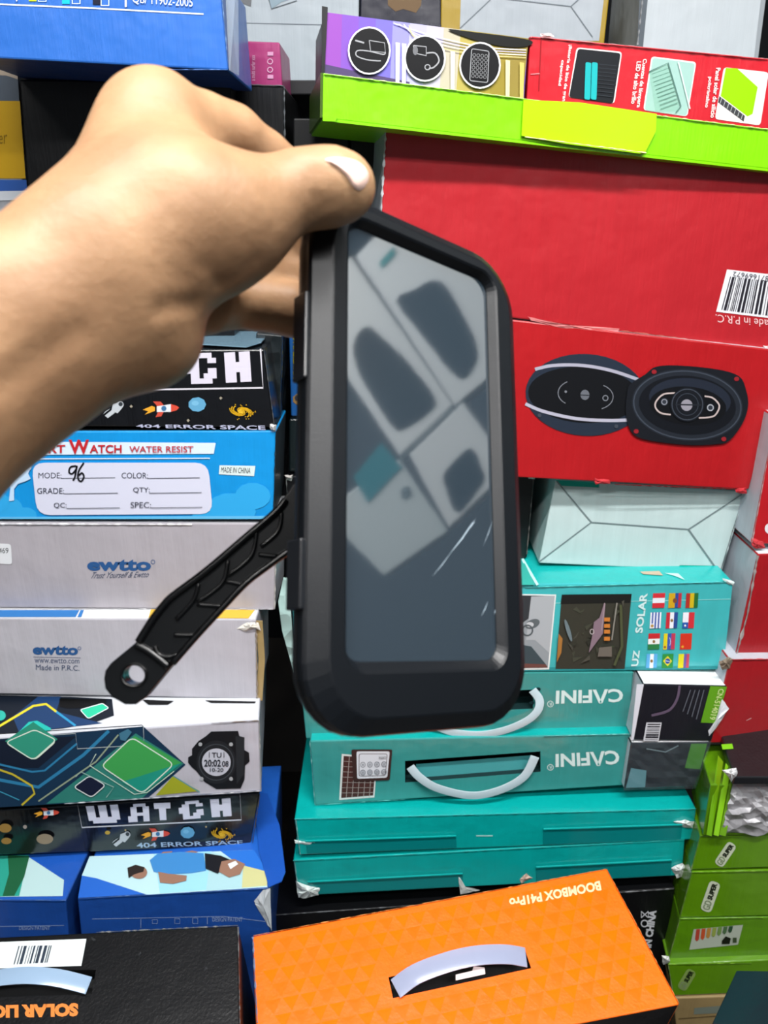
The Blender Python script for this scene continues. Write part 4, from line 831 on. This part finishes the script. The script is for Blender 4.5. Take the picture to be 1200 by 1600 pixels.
for k, (x0, x1, c) in enumerate(((1112, 1122, '6fae10'), (1124, 1134, '8cd020'), (1134, 1146, '70a820'))):
    sheet([b.hit(x0+10, 1180+k*12, -.01+.004*k), b.hit(x0-8-k, 1304, .008), b.hit(x1-10-k, 1306, .010), b.hit(x1+8, 1190+k*12, -.004)], .001, mat(c, .2, .5, .4), 'open_flap', b.root)
def pill(b, bl, tr, w=13, txt='GD SUPER', faded=False):
    p0 = V(*bl); p1 = V(*tr); d = p1-p0; L = np.linalg.norm(d); d /= L; n = V(-d[1], d[0])
    q = [p0-n*w, p1-n*w, p1+n*w, p0+n*w]
    q = [p0-n*-w*-1*1.0, p1-n*w, p1+n*w, p0+n*w]
    a = Art(b, .0009); a.poly(rquad(q, .42, 5), 'c4cdb4' if not faded else '7f9a50'); g_ = a.done('logo_badge')
    a = Art(b, .0016); s = .18; 
    a.text('GD', [bil(q, .06, s), bil(q, .36, s), bil(q, .36, 1-s), bil(q, .06, 1-s)], '7f8f70', .02); a.text('SUPER', [bil(q, .40, s+.1), bil(q, .95, s+.1), bil(q, .95, .92-s), bil(q, .40, .92-s)], '16200f', .05); a.done('logo_lettering', g_)
b5 = b = box('lamp_carton', 'glossy green carton with half-faded badge, directly under the opened green carton with foil', 'box', [(1094, 1306), (1340, 1304), (1320, 1352), (1080, 1359)], .962, .925, .07, GR)
pill(b, (1122, 1352), (1145, 1318), 8)
b6 = b = box('lamp_carton', 'green carton with a clear white oval badge, middle of the green stack', 'box', [(1081, 1363), (1340, 1356), (1310, 1428), (1062, 1434)], .962, .925, .07, GR)
pill(b, (1102, 1424), (1118, 1378), 9)
b7 = b = box('lamp_carton', 'green carton with a white energy rating label', 'box', [(1062, 1436), (1340, 1430), (1310, 1493), (1044, 1502)], .962, .925, .07, mat('568a0c', .28, .5, .3, 'card'))
a = Art(b, .0008); a.poly([(1084, 1452), (1161, 1445), (1153, 1476), (1077, 1484)], 'a9b3a4'); el = a.done('energy_label'); a = Art(b, .0014)
for i, c in enumerate(('a84030', 'b8502c', 'b0803c', '8a9a48', '6a8a48', '4a6a44', '2c4c34')): a.poly([(1088+i*8.6, 1452-i*.8), (1094+i*8.6, 1451.6-i*.8), (1092+i*8.6, 1468-i*2.2), (1089+i*8.6, 1471-i*2.2), (1086+i*8.6, 1468-i*2.2)], c)
a.poly([(1128, 1470), (1134, 1463), (1142, 1466), (1140, 1475), (1128, 1475)], '15180f'); a.rect(1145, 1465, 1151, 1473, '3a4a30'); a.done('rating_bars', el)
b8 = b = box('lamp_carton', 'green carton with a dim oval badge, lowest of the green stack', 'box', [(1044, 1507), (1340, 1494), (1310, 1546), (1052, 1556)], .950, .915, .07, GR)
pill(b, (1064, 1546), (1082, 1516), 8, faded=True)
for bx, s_ in ((b5, 1), (b6, 2), (b7, 3), (b8, 4)): edge_wear(bx, bx.q[0], (bx.q[0][0]+130, bx.q[0][1]-2), 1.2, '8fc040', seed=120+s_); edge_wear(bx, bx.q[0], bx.q[3], 1.1, '9cb070', seed=130+s_)
torn(b8, [(1034, 1492), (1046, 1494), (1047, 1502), (1036, 1508)], 'd0d4d0', seed=36)
b = box('carton', 'plain tan carton at the bottom of the green stack', 'box', [(1052, 1560), (1340, 1550), (1310, 1640), (1060, 1640)], .945, .91, .07, card('9a8458', .6), zbot=.102)
Art(b).poly([(1085, 1575), (1145, 1570), (1143, 1582), (1084, 1585)], '7a8478').line([(1060, 1592), (1140, 1586)], 1.5, '6a5838').done('tape')
b = box('carton', 'dark carton in dull film at the lower right corner', 'box', [(1112, 1600), (1330, 1615), (1320, 1720), (1104, 1710)], .68, .59, .10, mat('1d262e', .25, .5, .4, 'wear'), zbot=.102)

# orange carton
OR = mat('ff6e00', .45, .3, .0, 'card')
p0 = hitY(680, 1480, .78)
f = tilted('speaker_carton', 'bright orange carton with a plastic handle, embossed triangles and upside-down white lettering', [(394, 1463), (948, 1357), (1062, 1569), (404, 1695)], p0, 15, .20, OR, card('15161c'))
cut(f, [(607, 1523), (820, 1476), (831, 1509), (614, 1556)], .03)
Art(f, .0008).text('BOOMBOX P41Pro', [(940, 1391), (797, 1418), (795, 1404), (937, 1376)], 'ffd9a8', .035).done('lettering')
P = f.P; u = P[1]-P[0]; Lu = np.linalg.norm(u); u = u/Lu; vv = np.cross(f.n, u); vv = vv if np.dot(vv, P[2]-P[1]) > 0 else -vv
a = Art(f, .0005); s = .024; vs = []; fc = []
# embossed triangles: small low pyramids pressed in the board, glossier than the ground
rnd = random.Random(2); M2 = [mat('ff7204', .2, .4, .2), mat('ff6c00', .28, .4, .1)]; mi = []
Q2 = [np.array(p) for p in P]
def inside(p):
    for i in range(4):
        A, B = Q2[i], Q2[(i+1) % 4]; m = (Q2[0]+Q2[2])/2; nrm = np.cross(f.n, B-A)
        if np.dot(p-A, nrm)*np.sign(np.dot(m-A, nrm)) < .003*np.linalg.norm(nrm): return False
    return True
slot = [(600, 1515), (826, 1468), (838, 1514), (608, 1564)]
S2 = [f.hit(*c) for c in slot]
def in_slot(p):
    m = sum(S2)/4
    return all(np.dot(p-S2[i], np.cross(f.n, S2[(i+1) % 4]-S2[i]))*np.sign(np.dot(m-S2[i], np.cross(f.n, S2[(i+1) % 4]-S2[i]))) > 0 for i in range(4))
for j in range(-1, 24):
    for i in range(-2, 50):
        o_ = P[0]+u*(i*s/2)+vv*(j*s*.80+.03)
        upt = (i+j) % 2 == 0
        if not upt: continue
        tri = [o_, o_+u*s*.92, o_+u*s*.46+vv*s*.72]
        if all(inside(t) for t in tri) and not any(in_slot(t) for t in tri+[sum(tri)/3]):
            b0 = len(vs); c = sum(tri)/3; vs += [t+f.n*.0002 for t in tri]+[c+f.n*.0003]
            k = int((i//2+j) % 3 == 0)
            for x, y in ((0, 1), (1, 2), (2, 0)): fc.append((b0+x, b0+y, b0+3)); mi.append(k)
obj('embossed_triangles', vs, fc, M2, f.root, mi)
handle_strap(f, [(618, 1545), (650, 1522), (700, 1503), (745, 1493), (790, 1491), (822, 1496)], 30, arch=.016, c='a8b0cc')
sheet([f.hit(712, 1532, .004), f.hit(758, 1522, .004), f.hit(757, 1512, .006), f.hit(740, 1510, .007), f.hit(738, 1517, .006), f.hit(712, 1523, .005)], .001, mat('e8d8d8', .5), 'handle_clip', f.root)
edge_wear(f, (396, 1462), (946, 1358), 1.2, 'ffb060', seed=141); edge_wear(f, (948, 1358), (1061, 1568), 1.2, 'ffa050', seed=142); edge_wear(f, (395, 1464), (402, 1598), 2.4, '8090b0', seed=143)
ORF = f

# ================================================================== THE PHONE CASE
def rotm(r):
    r = V(*r); a = np.linalg.norm(r); k = r/a; K = np.array([[0, -k[2], k[1]], [k[2], 0, -k[0]], [-k[1], k[0], 0]])
    return np.eye(3)+math.sin(a)*K+(1-math.cos(a))*K@K
HR = rotm((-.1748, -.6748, .0589)); HT = V(-.0112, -.1010, .2637)
def H(x, y, z=0.0): return c2w(HR@V(x, y, z)+HT)     # x to the right, y down, z away from us; window corner at 0,0
HN = np.array(H(0, 0, -1))-np.array(H(0, 0, 0))
def rr(x0, x1, y0, y1, r, z, n=7):
    out = []
    for cx, cy, a0 in ((x1-r, y0+r, -90), (x1-r, y1-r, 0), (x0+r, y1-r, 90), (x0+r, y0+r, 180)):
        for k in range(n+1):
            a = math.radians(a0+90*k/n); out.append(H(cx+r*math.cos(a), cy+r*math.sin(a), z))
    return out
def loft(loops, cap0=False, cap1=False):
    n = len(loops[0]); vs = [p for L in loops for p in L]; fc = []
    for i in range(len(loops)-1):
        for k in range(n): fc.append((i*n+k, i*n+(k+1) % n, (i+1)*n+(k+1) % n, (i+1)*n+k))
    if cap0: fc.append(tuple(range(n))[::-1])
    if cap1: fc.append(tuple((len(loops)-1)*n+k for k in range(n)))
    return vs, fc
case = thing('phone_case', H(.035, .168, .008), 'black phone case with a clear window and bracket arm, held up by the hand', 'phone case')
BP = mat('080b0f', .36, .32, .0, 'grain')
BG = mat('0d0f13', .30, .5, .1)
loops = [rr(-.011, .082, -.007, .169, .018, .0125), rr(-.0140, .0845, -.010, .1725, .0225, .0105), rr(-.0145, .085, -.0105, .173, .023, .0085), rr(-.0145, .085, -.0105, .173, .023, .0040),
         rr(-.0138, .0845, -.0100, .1725, .0225, .0028), rr(-.0078, .0795, -.0058, .1675, .0190, 0.0000), rr(-.0070, .0790, -.0052, .1668, .0185, -.0002), rr(-.0018, .0722, -.0022, .1535, .0085, -.0002), rr(-.0010, .0715, -.0014, .1527, .0078, .0003),
         rr(.0004, .0696, .0004, .1498, .0058, .0030), rr(.0005, .0695, .0005, .1497, .0058, .0042)]
vs, fc = loft(loops, cap0=True)
def fixn(o):
    bm = bmesh.new(); bm.from_mesh(o.data); bmesh.ops.recalc_face_normals(bm, faces=bm.faces); bm.to_mesh(o.data); bm.free()
fr = obj('case_frame', vs, fc, BP, case); fixn(fr)
vs, fc = loft([rr(.0005, .0695, .0005, .1497, .0058, .0034), rr(.0005, .0695, .0005, .1497, .0058, .0041)], True, True)
fm = mat('222c34', .045, .5); fmb = fm.node_tree.nodes['Principled BSDF']; fmb.inputs['IOR'].default_value = 2.3
nt = fm.node_tree; tc = nt.nodes.new('ShaderNodeTexCoord'); nz = nt.nodes.new('ShaderNodeTexNoise'); nz.inputs['Scale'].default_value = 45; nz.inputs['Detail'].default_value = 4
nt.links.new(tc.outputs['Object'], nz.inputs[0]); bp = nt.nodes.new('ShaderNodeBump'); bp.inputs['Strength'].default_value = .02; bp.inputs['Distance'].default_value = .0006
nt.links.new(nz.outputs[0], bp.inputs['Height']); nt.links.new(bp.outputs[0], fmb.inputs['Normal'])
obj('window_film', vs, fc, fm, case)
# scratches on the film
a_v = []; a_f = []
for (x0, y0, x1, y1, w_) in ((.046, .113, .060, .098, .0005), (.038, .121, .048, .111, .00025), (.049, .110, .061, .0975, .00025), (.064, .108, .070, .097, .0002), (.062, .134, .066, .128, .0003), (.069, .133, .0695, .131, .0003), (.0603, .099, .0575, .102, .0004)):
    d = V(x1-x0, y1-y0); L = np.linalg.norm(d); n = V(-d[1], d[0])/L*w_/2; b0 = len(a_v); m = V((x0+x1)/2, (y0+y1)/2)+n*2
    a_v += [H(x0, y0, .0033), H(m[0]+n[0], m[1]+n[1], .0033), H(x1, y1, .0033), H(m[0]-n[0], m[1]-n[1], .0033)]; a_f.append((b0, b0+1, b0+2, b0+3))
obj('film_scratches', a_v, a_f, mat('9aaab4', .3), case)
def hbox(name, x0, x1, y0, y1, z0, z1, m, parent, bevel=.0006):
    vs = [H(x, y, z) for z in (z0, z1) for (x, y) in ((x0, y0), (x1, y0), (x1, y1), (x0, y1))]
    o = obj(name, vs, [(0, 1, 2, 3), (7, 6, 5, 4), (0, 4, 5, 1), (1, 5, 6, 2), (2, 6, 7, 3), (3, 7, 4, 0)], m, parent, bevel=bevel); fixn(o); return o
vs, fc = loft([rr(-.0149, .0854, -.0109, .1734, .0234, .0066), rr(-.0149, .0854, -.0109, .1734, .0234, .0076)]); g_ = obj('seal_ring', vs, fc, mat('050608', .5), case); fixn(g_)
hbox('side_clip', -.0162, -.0135, .112, .134, .0035, .0115, BG, case); hbox('side_clip', -.0158, -.0135, .030, .060, .0035, .0110, BG, case)
# swivel boss on the back and the bracket arm
vs, fc = loft([[H(.012+.017*math.cos(t), .088+.017*math.sin(t), z) for t in np.linspace(0, 2*math.pi, 28, endpoint=False)] for z in (.0125, .0215)], True, True); s_ = obj('swivel_boss', vs, fc, BG, case, bevel=.001); fixn(s_)
DA, DB = .288, .300
pA = hitD(205, 1055, DA); pB = hitD(470, 815, DB); pn = np.cross(pB-pA, np.cross(-FW+RT*.25+UP*.25, pB-pA)); ap = Face(pA, pn)
if np.dot(ap.n, CAM-pA) < 0: ap.n = -ap.n
out = [(162, 1061), (164, 1048), (173, 1036), (212, 1004), (232, 975), (251, 950), (266, 932), (320, 890), (380, 839), (428, 797), (443, 779), (456, 760), (476, 740), (500, 740), (505, 830), (464, 854), (410, 893), (380, 917), (335, 965), (302, 1001), (272, 1037), (246, 1068), (228, 1090), (212, 1101), (195, 1101), (174, 1089), (164, 1076)]
def plate(name, outline, holes, f, thick, m, parent, lift=0.0, bevel=.0006):
    """flat plate with holes and a rounded rim"""
    u = np.cross(V(0, 0, 1), f.n); u /= np.linalg.norm(u); v = np.cross(f.n, u)
    cu = bpy.data.curves.new('p', 'CURVE'); cu.dimensions = '2D'; cu.fill_mode = 'BOTH'; cu.extrude = thick/2-bevel; cu.bevel_depth = bevel; cu.bevel_resolution = 2; cu.offset = -bevel
    for L in [outline]+holes:
        sp = cu.splines.new('POLY'); sp.points.add(len(L)-1); sp.use_cyclic_u = True
        for i, p in enumerate(L): q = f.hit(p[0], p[1], 0)-f.p; sp.points[i].co = (float(np.dot(q, u)), float(np.dot(q, v)), 0, 1)
    o = bpy.data.objects.new('p', cu); me = bpy.data.meshes.new_from_object(o)
    vs = [f.p+u*c.co[0]+v*c.co[1]+f.n*(c.co[2]+lift-thick/2) for c in me.vertices]; fc = [tuple(p.vertices) for p in me.polygons]
    bpy.data.objects.remove(o); bpy.data.curves.remove(cu); bpy.data.meshes.remove(me)
    o = obj(name, vs, fc, m, parent); bm = bmesh.new(); bm.from_mesh(o.data); bmesh.ops.remove_doubles(bm, verts=bm.verts, dist=1e-5); bmesh.ops.recalc_face_normals(bm, faces=bm.faces); bm.to_mesh(o.data); bm.free(); return o
hole = [(209+17*math.cos(-t), 1055+15*math.sin(-t)) for t in np.linspace(0, 2*math.pi, 24, endpoint=False)]
BA = mat('07080a', .28, .5, .15)
arm = plate('bracket_arm', out, [hole], ap, .0045, BA, case)
def rail(pts, r, name='rib', lift=.001, sm=5):
    vs, fc = tube([ap.hit(x, y, lift) for x, y in catmull([V(*p) for p in pts], sm)], r, 8); obj(name, vs, fc, BA, arm, smooth=True)
rail([(216, 1003), (238, 968), (256, 945), (270, 931), (322, 892), (382, 841), (430, 800), (446, 780)], .0014, 'edge_rail', .0016)
rail([(270, 1036), (303, 998), (336, 962), (381, 914), (411, 890), (466, 850)], .0014, 'edge_rail', .0016)
rail([(212, 1006), (236, 1020), (264, 1042)], .0016, 'cross_ridge', .0005)
for pts in ([(308, 941), (347, 911), (356, 875)], [(310, 912), (302, 938), (275, 968)], [(308, 944), (347, 947)], [(356, 899), (392, 869), (401, 830)], [(353, 908), (386, 914)], [(407, 854), (434, 830), (440, 800)], [(404, 866), (434, 869)], [(272, 992), (302, 992)]):
    rail(pts, .0008)
rail([(242, 1010), (248, 1022), (262, 1026), (276, 1022)], .0008, 'rib')
vs = []; fc = []; n = 28
for z, r in ((.0, 20), (.0012, 21), (.0016, 19.5), (-.006, 17.0)):
    for k in range(n): t = 2*math.pi*k/n; vs.append(ap.hit(209+r*math.cos(t), 1055+r*.9*math.sin(t), z))
for i in range(3):
    for k in range(n): fc.append((i*n+k, i*n+(k+1) % n, (i+1)*n+(k+1) % n, (i+1)*n+k))
o = obj('hole_rim', vs, fc, BA, arm, smooth=True)
# the thicker end pad below the ridge
pad = [(163, 1060), (165, 1048), (174, 1036), (212, 1005), (240, 1018), (270, 1038), (246, 1067), (228, 1089), (212, 1100), (195, 1100), (174, 1088), (164, 1076)]
plate('end_pad', pad, [hole], ap, .0065, BA, arm, lift=-.004, bevel=.001)

# ================================================================== THE HAND AND FOREARM
def cs(px, py, d): return V((px-600)/F*d, (py-800)/F*d, d)
def cap(*pts): return [(cs(x, y, d), r*d/F) for (x, y, r, d) in pts]
G_ARM = [cap((-1900, 2000, 300, .150), (-420, 790, 175, .175), (-160, 640, 138, .195), (40, 490, 112, .212), (150, 415, 102, .222)),
         cap((-1900, 2120, 290, .150), (-420, 925, 130, .180), (-160, 735, 104, .200), (10, 602, 88, .215), (110, 540, 74, .222), (205, 500, 80, .230)),
         cap((150, 415, 104, .225), (215, 300, 84, .238), (243, 205, 72, .246)),
         cap((205, 490, 84, .232), (238, 528, 66, .238)),
         cap((180, 395, 106, .226), (290, 340, 96, .232), (345, 345, 84, .236)),
         cap((243, 205, 70, .246), (296, 228, 54, .256))]
G_THUMB = [cap((250, 380, 92, .232), (335, 355, 82, .236), (385, 340, 68, .239), (425, 316, 57, .241), (465, 296, 51, .2435), (500, 294, 51, .2445), (528, 292, 49, .2455), (537, 292, 44, .2460))]
G_INDEX = [cap((255, 205, 62, .248), (315, 202, 50, .258), (362, 216, 46, .266), (412, 250, 40, .276), (450, 280, 37, .284)), cap((450, 280, 37, .284), (492, 335, 34, .292), (520, 372, 30, .296))]
G_MID = [cap((250, 330, 80, .262), (340, 365, 48, .280), (400, 372, 40, .290), (455, 372, 35, .298)), cap((455, 372, 35, .298), (520, 400, 31, .302), (545, 420, 29, .302))]
G_RING = [cap((240, 400, 80, .262), (335, 428, 48, .282), (400, 425, 40, .292), (455, 425, 35, .300)), cap((455, 425, 35, .300), (520, 455, 31, .303), (545, 475, 29, .303))]
G_PINKY = [cap((235, 470, 74, .252), (318, 470, 48, .268), (350, 471, 39, .278), (405, 474, 38, .286), (455, 483, 38, .290)), cap((455, 483, 38, .290), (505, 505, 34, .292), (530, 525, 30, .292))]
def capd(P, a, ra, b, rb):
    ba = b-a; t = np.clip(((P-a)@ba)/np.dot(ba, ba), 0, 1); return np.linalg.norm(P-a-t[:, None]*ba, axis=1)-(ra+(rb-ra)*t)
def smin(a, b, k): h = np.clip(.5+.5*(b-a)/k, 0, 1); return b*(1-h)+a*h-k*h*(1-h)
def group_d(P, G, k):
    d = None
    for ch in G:
        for (a, ra), (b, rb) in zip(ch[:-1], ch[1:]):
            e = capd(P, a, ra, b, rb); d = e if d is None else smin(d, e, k)
    return d
CREASES = [([(497, 262), (486, 285), (492, 312)], .2455, .0005, .0013), ([(520, 318), (505, 326), (498, 334)], .2440, .0004, .0010), ([(250, 484), (275, 478), (305, 476)], .222, .0014, .0024), ([(400, 405), (372, 432), (340, 446)], .236, .0005, .0020),
           ([(0, 605), (60, 560), (120, 520)], .190, .0010, .004), ([(318, 415), (335, 425), (345, 445)], .220, .0004, .0018), ([(410, 300), (430, 330), (425, 365)], .229, .0003, .0016)]
def sdf(P):
    d = group_d(P, G_ARM, .016); d = smin(d, group_d(P, G_THUMB, .006), .010)
    d = smin(d, group_d(P, G_INDEX, .005), .0045)
    for g in (G_MID, G_RING, G_PINKY): d = smin(d, group_d(P, g, .005), .004)
    return d
def march(px, py, d0=.12, d1=.34):
    r = V((px-600)/F, (py-800)/F, 1.0); L = np.linalg.norm(r); t = d0
    for _ in range(90):
        e = sdf((r*t)[None])[0]
        if e < .00004: return r*t
        t += e/L*.9
        if t > d1: return None
    return r*t
CR = []
for pts, d_, depth, wd in CREASES:
    q = [march(*p) for p in catmull([V(*p) for p in pts], 3)]; q = [x for x in q if x is not None]
    if len(q) > 1: CR.append((q, depth, wd))
def sdf2(P):
    d = sdf(P)
    for q, depth, wd in CR:
        e = None
        for a, b in zip(q[:-1], q[1:]):
            x = capd(P, a, 0, b, 0); e = x if e is None else np.minimum(e, x)
        d = d+depth*np.exp(-(e/wd)**2)
    return d
def surface_nets(f, lo, hi, h):
    ax = [np.arange(lo[i], hi[i]+h, h) for i in range(3)]; S = [len(a) for a in ax]
    X, Y, Z = np.meshgrid(*ax, indexing='ij'); P = np.stack([X.ravel(), Y.ravel(), Z.ravel()], 1)
    D = np.concatenate([f(P[i:i+400000]) for i in range(0, len(P), 400000)]).reshape(S)
    ins = D < 0; c = np.zeros([s-1 for s in S], int)
    for a in (0, 1):
        for b in (0, 1):
            for e in (0, 1): c += ins[a:S[0]-1+a, b:S[1]-1+b, e:S[2]-1+e]
    act = (c > 0) & (c < 8); idx = -np.ones(act.shape, int); A = np.argwhere(act); idx[act] = np.arange(len(A))
    vs = np.array(lo)+(A+.5)*h; fc = []
    for ax_ in range(3):
        o = [0, 0, 0]; o[ax_] = 1
        s0 = tuple(slice(0, S[i]-o[i]) for i in range(3)); s1 = tuple(slice(o[i], S[i]) for i in range(3))
        E_ = np.argwhere(ins[s0] != ins[s1]); b_, c_ = [i for i in range(3) if i != ax_]
        for e in E_:
            if e[b_] == 0 or e[c_] == 0 or e[b_] >= S[b_]-1 or e[c_] >= S[c_]-1: continue
            q = []
            for db, dc in ((-1, -1), (0, -1), (0, 0), (-1, 0)):
                t = list(e); t[b_] += db; t[c_] += dc; q.append(idx[tuple(t)])
            if min(q) < 0: continue
            flip = ins[tuple(e)] ^ (ax_ == 1)
            fc.append(tuple(int(v) for v in (q if flip else q[::-1])))
    for _ in range(7):
        d = f(vs); g = np.stack([(f(vs+np.eye(3)[i]*1e-4)-d)/1e-4 for i in range(3)], 1); g /= (np.linalg.norm(g, axis=1)[:, None]+1e-9)
        vs = vs-g*np.clip(d, -.0015, .0015)[:, None]
    return vs, fc
lo = V(-.33, -.175, .105); hi = V(.012, .175, .325)
hv, hf = surface_nets(sdf2, lo, hi, .0020)
sk = bpy.data.materials.new('skin'); sk.use_nodes = True; nt = sk.node_tree; b_ = nt.nodes['Principled BSDF']; N = nt.links.new
tc = nt.nodes.new('ShaderNodeTexCoord'); n1 = nt.nodes.new('ShaderNodeTexNoise'); n1.inputs['Scale'].default_value = 28; n1.inputs['Detail'].default_value = 3; N(tc.outputs['Object'], n1.inputs[0])
rp = nt.nodes.new('ShaderNodeValToRGB'); rp.color_ramp.elements[0].color = (*lin('87674c'), 1); rp.color_ramp.elements[1].color = (*lin('9c7a5b'), 1); rp.color_ramp.elements[0].position = .35; rp.color_ramp.elements[1].position = .65
N(n1.outputs[0], rp.inputs[0]); N(rp.outputs[0], b_.inputs['Base Color']); b_.inputs['Roughness'].default_value = .48; b_.inputs['Specular IOR Level'].default_value = .22
b_.inputs['Subsurface Weight'].default_value = .12; b_.inputs['Subsurface Radius'].default_value = (1, .35, .2); b_.inputs['Subsurface Scale'].default_value = .006
n2 = nt.nodes.new('ShaderNodeTexNoise'); n2.inputs['Scale'].default_value = 190; n2.inputs['Detail'].default_value = 6; N(tc.outputs['Object'], n2.inputs[0])
bp = nt.nodes.new('ShaderNodeBump'); bp.inputs['Strength'].default_value = .45; bp.inputs['Distance'].default_value = .0009; N(n2.outputs[0], bp.inputs['Height']); N(bp.outputs[0], b_.inputs['Normal'])
hw = np.array([c2w(p) for p in hv])
person = thing('person', c2w(V(-.13, 0, .2)), 'bare arm reaching in from the left, hand pinching the black phone case', 'person')
ho = obj('forearm_and_hand', hw, hf, sk, person, smooth=True); fixn(ho)
# thumbnail
nq = catmull([V(*p) for p in [(508, 250), (522, 246), (545, 248), (564, 256), (575, 270), (574, 285), (564, 297), (553, 294), (540, 274), (524, 260)]], 3, True)
ce = sum(nq)/len(nq); vs = []; fc = []; RN = 5
def sp_(p, lift):
    q = march(float(p[0]), float(p[1]))
    if q is None:
        for s in (.9, .8, .7, .6, .5):
            q = march(*(ce+(p-ce)*s))
            if q is not None: break
    g = V(*[(sdf((q+np.eye(3)[i]*1e-4)[None])[0]-sdf(q[None])[0])/1e-4 for i in range(3)]); g /= np.linalg.norm(g); return c2w(q+g*lift)
vs.append(sp_(ce, .0009)); n = len(nq)
for r in range(1, RN+1):
    for p in nq: vs.append(sp_(ce+(p-ce)*r/RN, .0009 if r < RN else .0001))
for k in range(n): fc.append((0, 1+k, 1+(k+1) % n))
for r in range(RN-1):
    for k in range(n): fc.append((1+r*n+k, 1+(r+1)*n+k, 1+(r+1)*n+(k+1) % n, 1+r*n+(k+1) % n))
nl = obj('thumbnail', vs, fc, mat('e0bfb2', .28, .5, .3), person, smooth=True); fixn(nl)

# ================================================================== goods beside the photographer, mirrored in the film
class Mir(Face):
    def hit(s, px, py, lift=0.0):
        d = ray(px, py); n = HN/np.linalg.norm(HN); p0 = H(.03, .07, .0034); t = np.dot(p0-CAM, n)/np.dot(d, n); q = CAM+d*t; r = d-2*np.dot(d, n)*n
        pp = s.p+s.n*lift; return q+r*(np.dot(pp-q, s.n)/np.dot(r, s.n))
mf = Mir(V(.80, 0, 1.5), V(-1, 0, 0))
def package(label, q, m, D=.03, parts=(), off=0.0):
    fa = Mir(mf.p+V(off, 0, 0), mf.n); P = [fa.hit(*c) for c in q]; Vs = P+[p+V(D, 0, 0) for p in P]
    root = thing('display_package', sum(Vs)/8*V(1, 1, 0)+V(0, 0, min(v[2] for v in Vs)), label, 'package')
    o = obj('package_body', Vs, [(0, 3, 2, 1), (4, 5, 6, 7), (0, 1, 5, 4), (3, 7, 6, 2), (0, 4, 7, 3), (1, 2, 6, 5)], m, root, bevel=.002); fixn(o)
    fa.root = root
    for nm, pts, c in parts:
        a = Art(fa, .0015); a.poly(pts, c); a.done(nm)
    return fa
PW = mat('dfe6e8', .45)
DK = '1d2830'
R4_ = lambda q, r=.18: rquad(q, r)
package('white package with a large rounded dark window, seen mirrored at the top of the film', [(690, 260), (800, 560), (712, 634), (556, 400)], PW, parts=[('window', catmull([V(619, 471), V(648, 452), V(675, 438), V(696, 447), V(722, 490), V(741, 531), V(745, 559), V(727, 590), V(706, 582), V(660, 525)], 3, True), DK), ('teal_mark', [(592, 410), (615, 385), (618, 397), (596, 420)], '1f9090')])
package('white package with a striped dark window, mirrored at the left of the film', [(548, 400), (708, 632), (625, 712), (470, 480)], PW, parts=[('window', catmull([V(552, 540), V(568, 512), V(590, 520), V(640, 570), V(678, 622), V(668, 645), V(630, 670), V(615, 668), V(590, 632), V(562, 585)], 3, True), DK)])
package('white package with a small dark window, mirrored at the right of the film', [(724, 628), (830, 560), (800, 760), (702, 822), (640, 708)], PW) if False else package('white package with a small dark window, mirrored at the right of the film', [(724, 628), (800, 730), (702, 825), (640, 710)], PW, parts=[('window', catmull([V(692, 744), V(710, 720), V(731, 701), V(741, 706), V(750, 727), V(756, 748), V(738, 775), V(717, 799), V(708, 793), V(698, 768)], 3, True), DK)])
g8 = package('white package with a turquoise panel, mirrored at the lower left of the film', [(624, 716), (700, 830), (600, 900), (500, 800)], mat('c8d4d6', .45), parts=[('turquoise_panel', [(596, 684+8), (628, 730), (574, 786), (552, 745)], '17818c')])
Art(g8, .002).text('8', [(640, 757), (625, 765), (628, 782), (643, 774)], '5d7078', .03).done('numeral')
slab('wall_right', 1.35, 1.40, -2.4, 2.6, 0, 2.9, mat('343c44', .7))

GRP = {'solar_carton': 'teal solar lamp cartons', 'watch_carton': 'watch cartons in the left stack', 'lamp_carton': 'lamp cartons', 'ceiling_lamp': 'ceiling lamps', 'display_package': 'packages mirrored in the film', 'speaker_carton': 'speaker cartons'}
for o in bpy.data.objects:
    if '_o' in o: del o['_o']
    if o.parent is None and 'label' in o:
        k = o.name.split('.')[0]
        if k in GRP and 'group' not in o: o['group'] = GRP[k]
    if o.parent is None and o.name.startswith('carton') and 'dark red carton' in o.get('label', ''): o['group'] = 'red cartons at the right edge'
